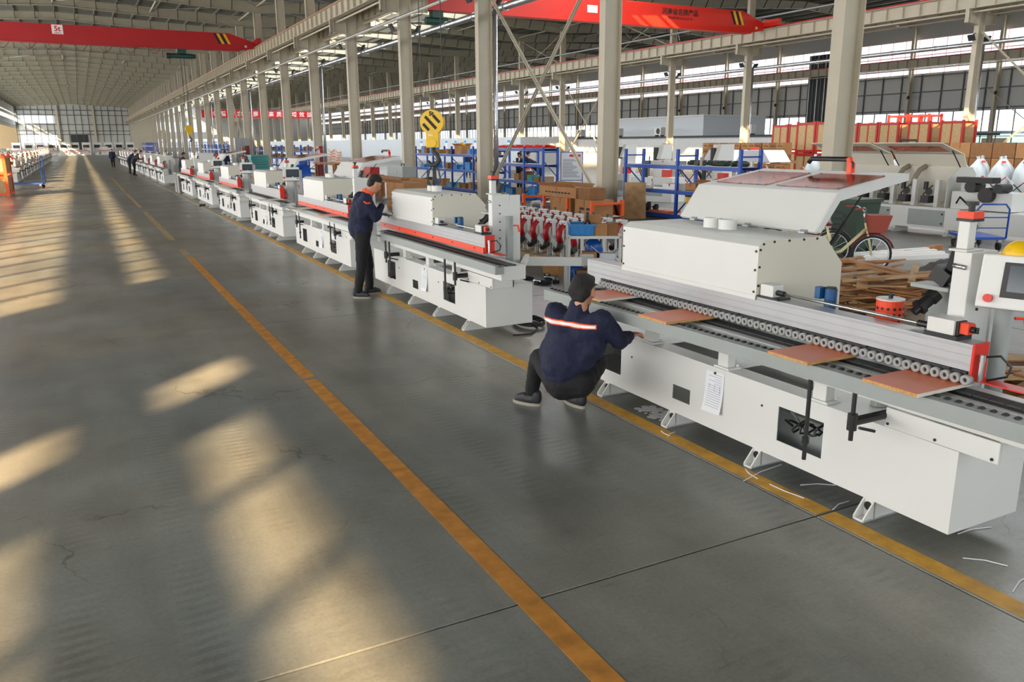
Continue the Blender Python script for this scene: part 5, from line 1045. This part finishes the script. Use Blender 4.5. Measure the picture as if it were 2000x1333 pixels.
def barrier(label, x, y0, y1, z0, z1, n):
    t = thing('folding_barrier', label, 'barrier'); dy = (y1-y0)/n
    for i in range(n):
        for a, b in ((z0, z1), (z1, z0)):
            p, q = Vector((x, y0+dy*i, a)), Vector((x, y0+dy*(i+1), b)); m_ = p.lerp(q, .33); m2 = p.lerp(q, .66)
            MB().beam(p, m_, .035, .012, up=(1, 0, 0)).build('lattice_bar', 'red', t); MB().beam(m_, m2, .035, .012, up=(1, 0, 0)).build('lattice_bar', 'dark', t); MB().beam(m2, q, .035, .012, up=(1, 0, 0)).build('lattice_bar', 'red' if i % 2 else 'paper', t)
    for y in (y0, (y0+y1)/2, y1): MB().cyl((x, y, 0), (x, y, z1+.25), .03, n=8).cyl((x, y, 0), (x, y, .04), .2, n=12).build('post', 'girt', t)
barrier('red and white folding lattice barrier before the bulk bags', 28.4, 14.8, 22.4, .12, .85, 9); barrier('folding lattice barrier beyond the nearest rack', 21.5, 19.2, 28.5, .5, 1.25, 11)
for i, (x, y) in enumerate(((40.65, 27.0), (40.65, 51.6), (13.05, 49.9), (13.05, 74.2))):
    t = thing('fire_cabinet', ['red fire cabinet at the sunlit column by the bulk bags', 'red fire cabinet on a column above the nearest rack', 'maroon fire cabinet at a column beyond the third machine lid', 'maroon fire cabinet on a far column of the near row'][i], 'cabinet', (x-.15, y, 0)); MB().box(-.12, .12, -.35, .35, .85, 1.95).build('case', 'crate_red' if i < 2 else 'maroon', t); MB().box(-.1, .1, -.3, -.26, 0, .85).box(-.1, .1, .26, .3, 0, .85).build('leg', 'crate_red' if i < 2 else 'maroon', t)
# ================================================================ between the machine line and the columns
t = thing('desk', 'orange wooden desk carrying the grey control cabinet', 'desk', (10.8, 30.2, 0)); MB().box(-.35, .35, -1.3, 1.3, .78, .85).build('top', 'plank', t); MB().box(-.33, .33, -1.25, 1.25, .6, .78).build('drawer', 'plank', t)
for x in (-.3, .3):
    for y in (-1.2, 0, 1.2): MB().box(x-.04, x+.04, y-.04, y+.04, 0, .6).build('leg', 'plank', t)
t = thing('control_cabinet', 'pale grey steel control cabinet on the wooden desk', 'cabinet', (10.85, 29.9, .85)); MB().box(-.28, .28, -.85, .85, 0, .40).build('case', 'grey_paint', t); MB().cyl((-.29, -.2, .2), (-.28, -.2, .2), .07, n=14).build('emblem', 'galv', t); MB().tube([(0, -.3, .4), (0, -.28, .48), (0, .0, .48), (0, .02, .4)], .02, 6).build('handle', 'dark', t)
carton('flat brown carton behind the second hood', 9.5, 25.8, .0, .8, 1.7, .84, 'carton', open_=True); carton('red case beside the third machine strut', 10.6, 32.9, .85, .4, 1.0, .30, 'crate_red'); carton('brown cabinet under the red case', 10.6, 32.9, 0, .6, 1.6, .85, 'plank')
t = thing('curved_sheets', 'pile of pale curved sheets with red edges on a wooden table', 'stack', (12.2, 43.0, 1.09))
for i in range(9): MB().tube([(-.3, -1.3+.25*k, .03+.07*i+.05*math.sin(k*1.1+i*.3)+.02*k*(1 if k < 6 else .5)) for k in range(11)], .025, 5).build('sheet', 'laminate' if i % 2 else 'board_white', t)
t = thing('wooden_table', 'rough wooden table beyond the third machine', 'table', (12.2, 44.2, 0)); MB().box(-.6, .6, -2.2, 2.2, 1.0, 1.08).build('top', 'plank', t)
for x in (-.5, .5):
    for y in (-2, 2): MB().box(x-.06, x+.06, y-.06, y+.06, 0, 1.0).build('leg', 'plank', t)
t = thing('blower', 'big blue blower casing behind the fourth machine', 'blower', (6.9, 29.4, 0)); MB().cyl((-.2, 0, .95), (.25, 0, .95), .42, n=24).build('casing', 'blue_rack', t); MB().cyl((-.22, 0, .95), (-.2, 0, .95), .2, n=16).build('inlet', 'dark', t); MB().box(-.3, .3, -.35, .35, 0, .6).build('stand', 'blue_rack', t); MB().box(.0, .3, .2, .5, 1.0, 1.5).build('outlet', 'blue_rack', t)
t = thing('teal_stack', 'tall stack of teal trays behind the fifth machine', 'stack', (9.2, 50.3, 0))
for i in range(11): MB().box(-.5+.02*(i % 3), .5+.02*(i % 2), -1.2, 1.2, .135*i, .135*i+.12).build('tray', 'teal', t)
t = thing('switch_cabinet', 'tall grey green switch cabinet by the far columns', 'cabinet', (12.6, 75, 0)); MB().box(-.6, .6, -.4, .4, 0, 2.6).build('case', 'grey_paint', t); MB().box(-.55, -.02, -.43, -.4, .2, 2.5).box(.02, .55, -.43, -.4, .2, 2.5).build('door', 'grey_paint', t)
t = thing('tray_stand', 'red orange tray frame behind the sixth machine', 'frame', (7.6, 58, 0)); MB().box(-.5, .5, -2.5, 2.5, .95, 1.45).build('tray', 'orange_red', t)
for y in (-2.3, 2.3): MB().box(-.4, .4, y-.05, y+.05, 0, .95).build('leg', 'orange_red', t)
t = thing('assembly_stand', 'white machine carcass standing in the gap of the line', 'machine', (5.0, 42.0, 0)); MB().box(-.2, .6, -1.2, 1.2, .1, 1.7).build('carcass', 'white', t); MB().box(-.3, .7, -1.3, 1.3, 0, .1).build('plinth', 'grey_paint', t); MB().box(-.22, -.2, -.9, -.1, .4, 1.5).build('door', 'cream', t); MB().cyl((-.24, .6, .7), (-.2, .6, .7), .25, n=18).build('fan', 'crate_red', t)
t = thing('roller_table', 'small white roller table at the gap in the line', 'table', (3.95, 39.5, 0)); MB().box(-.3, .5, -.5, .6, .82, .88).build('top', 'grey_paint', t)
for x in (-.25, .45):
    for y in (-.45, .55): MB().box(x-.03, x+.03, y-.03, y+.03, 0, .82).build('leg', 'white', t)
# cables and oddments on the floor
def cable(label, pts, r=.011, cat='cable'):
    t = thing('cable', label, cat); MB().tube(pts, r, 6).build('cable_run', 'rubber', t, smooth=True)
cable('black cable coiled on the floor at the end of the second machine', [(4.5+.16*math.cos(a*.5)*(1+.05*math.sin(a)), 8.2+.26*math.sin(a*.5), .013+.0018*a) for a in range(34)]+[(4.45, 7.9, .013), (4.25, 7.7, .012), (4.05, 7.75, .012)])
cable('black hose lying under the second machine', [(4.2+.1*math.cos(a*.6), 9.3+.2*math.sin(a*.6)+.03*a, .012+.001*a) for a in range(22)])
cable('black tool lead on the floor beside the sixth machine foot', [(3.48, 30.0, .03), (3.55, 30.3, .03), (3.62, 30.5, .02), (3.7, 30.4, .02)], .035)
for i, (x, y, a, l) in enumerate(((3.70, 3.58, .2, .42), (3.62, 3.6, 1.3, .16), (3.86, 3.27, -.5, .22), (3.62, 4.42, .5, .14), (3.6, 4.46, 1.5, .12), (4.14, 2.43, -.15, .24), (3.86, 2.19, -.9, .2), (3.83, 1.98, .2, .25), (3.62, 3.3, 1.7, .25), (3.75, 3.0, .2, .18))):
    t = thing('edge_strip', f'thin white offcut strip on the floor by the nearest machine, {ORD[i]} of ten', 'offcut', (x, y, 0), a); MB().tube([(-l/2, 0, .004), (0, .015, .006), (l/2, 0, .004)], .0028, 5).build('strip', 'paper', t)
t = thing('helmet', 'yellow safety helmet on the nearest control panel', 'helmet', (3.985, 2.315, 1.553)); MB().ball((0, 0, .0), (.075, .075, .075), 18, 10).build('shell', 'yellow', t, smooth=True); MB().ring((0, 0, .0), (0, 0, .006), .092, .07, 24).build('brim', 'yellow', t)
for i in range(8):
    x, y = 6.15+random.uniform(-.25, .3), 10.75+random.uniform(-.35, .35); t = thing('drill_part', f'greasy dark machine part on the floor behind the cart, {ORD[i]} of eight', 'machine part', (x, y, 0), random.random()*6); MB().cyl((-.08, 0, .035), (.08, 0, .035), .03, n=8).build('barrel', 'dark' if i % 2 else 'steel', t); MB().box(-.05, .03, -.05, .05, 0, .05).build('lug', 'dark', t)
carton('brown carton on the floor under the feed arm', 6.8, 11.3, 0, .4, .5, .22, 'carton')
# heap of loose planks behind the nearest machine
for i in range(130):
    u = i/130; z = .02+.0042*i; w = random.uniform(.07, .13); l = random.uniform(.45, 1.25); cx = 8.7+random.uniform(-.75, .75)*(1.15-u*.5); cy = 7.0+random.uniform(-1.15, 1.0)*(1.15-u*.5); a = random.gauss(-.5, .5)
    t = thing('plank', 'rough brown plank in the heap behind the nearest machine', 'plank', (cx, cy, z), a, 'planks in the heap'); t.rotation_euler = (random.gauss(0, .10), random.gauss(0, .10), a)
    MB().box(-l/2, l/2, -w/2, w/2, 0, .022).build('board', ('plank', 'wood', 'carton')[i % 3 if i % 5 else 0], t)
for i in range(36):
    u = i/36; t = thing('plank', 'rough brown plank in the heap at the edge behind the control panel', 'plank', (6.5+random.uniform(-.35, .35), 3.5+random.uniform(-.3, .3), .002+.0105*i), random.gauss(-.3, .35), 'planks in the second heap'); l = random.uniform(.7, 1.4); MB().box(-l/2, l/2, -.05, .05, 0, .022).build('board', ('plank', 'wood')[i % 2], t)
t = thing('plastic_sheet', 'translucent brown plastic sheet draped over the plank heap end', 'sheet', (8.55, 5.75, 0)); b = MB(); n = 9
vs = [(-.55+1.1*i/n, -.4+.8*j/n, .05+.30*math.exp(-((i-4)/3.2)**2-((j-5)/3)**2)+.02*math.sin(i*2+j)) for i in range(n+1) for j in range(n+1)]
b.add(vs, [(i*(n+1)+j, (i+1)*(n+1)+j, (i+1)*(n+1)+j+1, i*(n+1)+j+1) for i in range(n) for j in range(n)]).build('sheet', 'sheet_clear', t, smooth=True); MB().box(-.4, .4, -.3, .3, 0, .12).build('packed_load', 'carton_dark', t)
# bicycles, bin, trolley, pale battens, cloth
def bike(label, x, y, a, m, basket, fender):
    t = thing('bicycle', label, 'bicycle', (x, y, 0), a); r = .31
    for cx in (0, 1.02):
        w = MB().ring((cx, -.018, r), (cx, .018, r), r, r-.035, 28).build('tyre', 'rubber', t); rim = MB().ring((cx, -.01, r), (cx, .01, r), r-.035, r-.05, 24).build('rim', 'steel', t)
        for k in range(12): b_ = 2*math.pi*k/12; MB().cyl((cx, 0, r), (cx+(r-.04)*math.cos(b_), 0, r+(r-.04)*math.sin(b_)), .003, n=4).build('spoke', 'steel', w)
        f = MB().tube([(cx+(r+.03)*math.cos(b_), 0, r+(r+.03)*math.sin(b_)) for b_ in [R(20+14*k) for k in range(11)]], .018, 6).build('fender', fender, t)
    MB().tube([(1.02, 0, r), (.96, 0, .55), (.88, 0, .82)], .017, 8).tube([(.90, 0, .72), (.55, 0, .36), (.42, 0, .33)], .026, 8).tube([(.42, 0, .33), (.30, 0, .75)], .02, 8).tube([(.42, 0, .33), (0, 0, r)], .014, 6).tube([(.32, 0, .62), (0, 0, r)], .012, 6).build('frame', m, t, smooth=True)
    MB().tube([(.88, 0, .82), (.84, 0, 1.0)], .013, 8).tube([(.70, .28, 1.06), (.80, .2, 1.07), (.86, .08, 1.0), (.86, -.08, 1.0), (.80, -.2, 1.07), (.70, -.28, 1.06)], .011, 8).build('handlebar', 'steel', t, smooth=True)
    for s in (-1, 1): MB().cyl((.76, s*.25, 1.065), (.64, s*.31, 1.055), .017, n=8).build('grip', 'basket' if basket else 'black', t)
    MB().ball((.26, 0, .80), (.13, .08, .04), 12, 6).build('saddle', 'maroon', t, smooth=True); MB().cyl((.30, 0, .70), (.27, 0, .79), .013, n=8).build('seat_post', 'steel', t)
    MB().cyl((.42, -.06, .33), (.42, .06, .33), .04, n=10).beam((.42, .07, .33), (.52, .07, .22), .015).beam((.42, -.07, .33), (.32, -.07, .44), .015).build('crank', 'dark', t)
    if basket: MB().prism([(.93, .68), (1.16, .68), (1.24, .95), (.90, .95)], 'y', -.17, .17).build('basket', 'basket', t)
    else:
        q = MB()
        for z in (.72, .82, .92): q.tube([(.93, -.16, z), (1.18, -.16, z), (1.18, .16, z), (.93, .16, z), (.93, -.16, z)], .005, 4)
        for k in range(6): q.tube([(1.18, -.16+.064*k, .70), (1.18, -.16+.064*k, .94)], .004, 4)
        q = q.build('basket', 'dark', t)
    return t
bike('cream bicycle with a brown basket and maroon mudguard behind the plank heap', 10.3, 9.4, R(-36), 'bike_cream', True, 'maroon'); bike('yellow bicycle with a wire basket half hidden by the nearest hood', 10.35, 10.25, R(-38), 'yellow', False, 'dark')
t = thing('waste_bin', 'dark green wheeled bin behind the bicycles', 'bin', (12.7, 10.5, 0)); MB().add([(-.22, -.25, .05), (.22, -.25, .05), (.22, .25, .05), (-.22, .25, .05), (-.3, -.32, 1.0), (.3, -.32, 1.0), (.3, .32, 1.0), (-.3, .32, 1.0)], [(0, 1, 2, 3), (4, 5, 6, 7), (0, 1, 5, 4), (1, 2, 6, 5), (2, 3, 7, 6), (3, 0, 4, 7)]).build('tub', 'green_dark', t); MB().box(-.33, .33, -.35, .35, 1.0, 1.06).build('lid', 'green_dark', t)
for s in (-1, 1): MB().cyl((.2, s*.27, .1), (.2, s*.33, .1), .1, n=14).build('wheel', 'rubber', t)
def trolley(label, x, y, a, m='blue_rack', L=1.0, w=.6, h=.9):
    t = thing('platform_trolley', label, 'trolley', (x, y, 0), a); MB().box(0, L, -w/2, w/2, .22, .27).build('platform', m, t)
    MB().tube([(0, -w/2, .25), (0, -w/2, h-.1), (0, -w/2+.08, h), (0, w/2-.08, h), (0, w/2, h-.1), (0, w/2, .25)], .018, 8).build('push_handle', m, t, smooth=True)
    for z in (.45, .65): MB().cyl((0, -w/2, z), (0, w/2, z), .012, n=8).build('rung', m, t)
    for cx in (.12, L-.12):
        for s in (-1, 1): MB().cyl((cx, s*(w/2-.06)-.02, .085), (cx, s*(w/2-.06)+.02, .085), .085, n=14).build('wheel', 'rubber', t); MB().box(cx-.04, cx+.04, s*(w/2-.06)-.03, s*(w/2-.06)+.03, .15, .22).build('fork', 'galv', t)
    return t
trolley('blue platform trolley beside the motor cluster of the open machine', 15.4, 9.55, R(60)); trolley('blue platform trolley at the sunlit aisle edge', -1.75, 47.3, math.pi*.97, 'blue_rack', 1.7, 1.0, 1.55)
for i in range(6): t = thing('batten', f'pale batten on the floor beyond the plank heap, {ORD[i]} of six', 'batten', (13.0+.05*i, 9.55+.1*i, .0), R(-12)+.02*i); MB().box(-.9, .9, -.045, .045, 0, .08+.03*(i % 2)).build('bar', 'letter_white', t)
t = thing('tarpaulin', 'crumpled grey tarpaulin on the floor beyond the plank heap', 'tarpaulin', (12.15, 8.2, 0)); b = MB(); n = 12
vs = [(-.85+1.7*i/n, -.45+.9*j/n, max(.012, .24*math.exp(-((i-6)/4)**2-((j-6)/3.5)**2)+.045*math.sin(i*1.7+j*1.1)*math.exp(-((i-6)/4.5)**2-((j-6)/4)**2))) for i in range(n+1) for j in range(n+1)]
b.add(vs, [(i*(n+1)+j, (i+1)*(n+1)+j, (i+1)*(n+1)+j+1, i*(n+1)+j+1) for i in range(n) for j in range(n)]).build('cloth', 'cloth_grey', t, smooth=True)
for i in range(4): t = thing('orange_lath', f'orange lath on the floor by the open machine, {ORD[i]} of four', 'lath', (13.9+.1*i, 10.3-.07*i, .0), R(-8)+.1*i); MB().box(-.7, .7, -.05, .05, 0, .035+.02*i).build('bar', 'plank', t)
# ---- open machine in the middle bay, seen over the nearest hood
om = thing('open_edge_bander', 'white edge bander with two raised amber lids and grey doors in the middle bay', 'machine', (17.0, 11.3, 0))
MB().box(0, .9, 0, 4.3, .14, .62).build('base_cabinet', 'white', om)
for y0, y1 in ((.35, 1.25), (1.75, 2.35), (2.5, 3.9)): d_ = MB().box(-.02, 0, y0, y1, .2, .56).build('door', 'grey_paint', om); MB().box(-.03, -.02, y0+.02, y0+.06, .25, .29).box(-.03, -.02, y0+.02, y0+.06, .46, .50).build('latch', 'black', d_)
for y in (.25, 1.6, 2.9, 4.1): link('foot', FOOT, om, loc=(0, y, 0))
MB().box(.45, .9, 0, 4.3, .62, .7).box(.8, .9, .4, 4.3, .7, 1.5).build('back_frame', 'cream', om)
MB().prism([(.0, .62), (.95, .62), (.95, 1.35), (.8, 1.5), (.35, 1.5), (.0, 1.25)], 'y', .35, .38).build('end_plate', 'wall_panel', om)
for i in range(6):
    y = .75+.58*i; MB().box(.2, .32, y-.05, y+.05, .62, 1.22).build('unit_post', 'white', om); MB().cyl((.15, y+.15, .95), (.35, y+.3, .95), .08, n=10).box(.05, .25, y+.08, y+.28, .7, .86).cyl((.1, y+.2, 1.0), (.1, y+.2, 1.18), .05, n=8).build('motor', 'black', om); MB().tube([(.2, y+.1, 1.1), (.1, y+.25, .9), (.25, y+.3, .68)], .014, 5).build('hose', 'rubber', om)
for y in (1.55, 2.0): MB().tube([(.45, y, 1.05), (.5, y, 1.25), (.62, y-.02, 1.42), (.8, y-.04, 1.5)], .06, 10).build('extract_hose', 'sheet_clear', om, smooth=True)
for k, (y0, y1) in enumerate(((.55, 2.35), (2.45, 4.25))):
    lo = MB().plate((y0, y1), (0, 1), [(y0+.2, y1-.2, .2, .75)], lambda u, v, d: (.72-.80*v, u, 1.80+.25*v-d), .02).prism([(.72, 1.80), (.9, 1.5), (.92, 1.5), (.74, 1.80)], 'y', y0, y1).build('lid', 'cream', om)
    MB().plate((y0+.19, y1-.19), (.19, .76), [], lambda u, v, d: (.72-.80*v, u, 1.788+.25*v-d), .004).build('lid_window', 'amber', lo)
    MB().tube([(.0, (y0+y1)/2-.22, 2.02), (.0, (y0+y1)/2-.2, 2.10), (.0, (y0+y1)/2+.2, 2.10), (.0, (y0+y1)/2+.22, 2.02)], .025, 8).build('lid_handle', 'black', lo)
    for y in (y0+.1, y1-.1): MB().cyl((.82, y, 1.48), (.45, y, 1.87), .014, n=6).build('gas_strut', 'black', lo)
MB().box(.1, .7, -1.05, .3, .62, 1.0).box(.25, .55, -.25, .2, 1.0, 1.25).build('feed_head', 'white', om); MB().cyl((-.05, -.55, .95), (.35, -.55, .95), .16, n=16).cyl((-.05, -.2, 1.12), (.3, -.2, 1.12), .13, n=12).cyl((-.1, -.85, 1.1), (.25, -.85, 1.1), .1, n=12).box(-.1, .2, -.7, .1, 1.2, 1.32).build('drive_motor', 'black', om); MB().tube([(.0, .1, .75), (-.2, -.1, .9), (-.25, -.4, .7), (-.1, -.5, .3), (.1, -.2, .15)], .02, 6).build('cable', 'rubber', om); MB().box(-.05, .5, -1.5, 0, .14, .6).build('control_box', 'white', om)
# ---- sunlit side of the aisle
for i in range(13): copy_tree(M8 if i % 3 else M5, loc=(-3.2-.02*i, 56.5+5.6*i, 0), rz=math.pi, label=f'white machine along the sunlit side of the aisle, {ORD[i] if i < 12 else "last"} from the blue trolley', group='machines on the sunlit side')
for i in range(9): copy_tree(M6 if i % 2 else M4, loc=(-6.6, 58.5+6.2*i, 0), rz=math.pi, label=f'white machine, {ORD[i]} of the second rank on the sunlit side', group='second rank machines on the sunlit side')
for i in range(5): copy_tree(M3 if i % 2 else M7, loc=(-9.5+5.4*i, 186, 0), rz=math.pi/2, label=f'white machine standing across the far end of the aisle, {ORD[i]} from the sunlit side', group='machines across the far end')
for i in range(11):
    t = thing('white_cabinet_machine', f'tall white cabinet with a dark opening near the far gable, {ORD[i]} from the sunlit side', 'machine', (-11.5+2.15*i, 200+2*(i % 2), 0), 0, 'tall machines at the far gable'); MB().box(-.8, .8, 0, 1.2, 0, 2.6).build('housing', 'white', t); MB().box(-.6, .6, -.03, 0, 1.5, 2.1).build('opening', 'dark', t); MB().box(-.5, .1, -.05, 0, .3, 1.3).build('door', 'cream', t); MB().box(.2, .6, -.06, 0, .5, .9).build('red_part', 'red', t)
t = thing('crate_rack', 'orange framed crate with sunlit board panels at the aisle edge', 'crate', (-3.9, 41.5, 0))
for x in (0, 1.05):
    for y in (-1.3, 1.6): MB().box(x-.06, x+.06, y-.06, y+.06, 0, 1.75).build('post', 'orange_rack', t)
for z in (.12, .78, .98, 1.62):
    for y in (-1.3, 1.6): MB().box(0, 1.05, y-.04, y+.04, z-.05, z+.05).build('rail', 'orange_rack', t)
    for x in (0, 1.05): MB().box(x-.04, x+.04, -1.3, 1.6, z-.05, z+.05).build('rail', 'orange_rack', t)
for z0, z1 in ((.17, .73), (1.03, 1.57)):
    MB().box(.05, 1.0, -1.31, -1.28, z0, z1).build('board_panel', 'osb', t); MB().box(1.03, 1.06, -1.25, 1.55, z0, z1).build('board_panel', 'osb', t)

# red and steel assemblies standing on the sunlit machines
for i in range(25):
    x, y = (-3.5-.25*(i % 2), 53.3+2.75*i) if i < 14 else (-7.1, 56+5.0*(i-14)); z = .93
    copy_tree(U0, loc=(x, y, z), rz=math.pi+.3*(i % 3), label=f'red and steel unit on a sunlit side machine, {ORD[i] if i < 14 else ORD[i-14]} along the {"first" if i < 14 else "second"} rank', group='units on the sunlit machines')
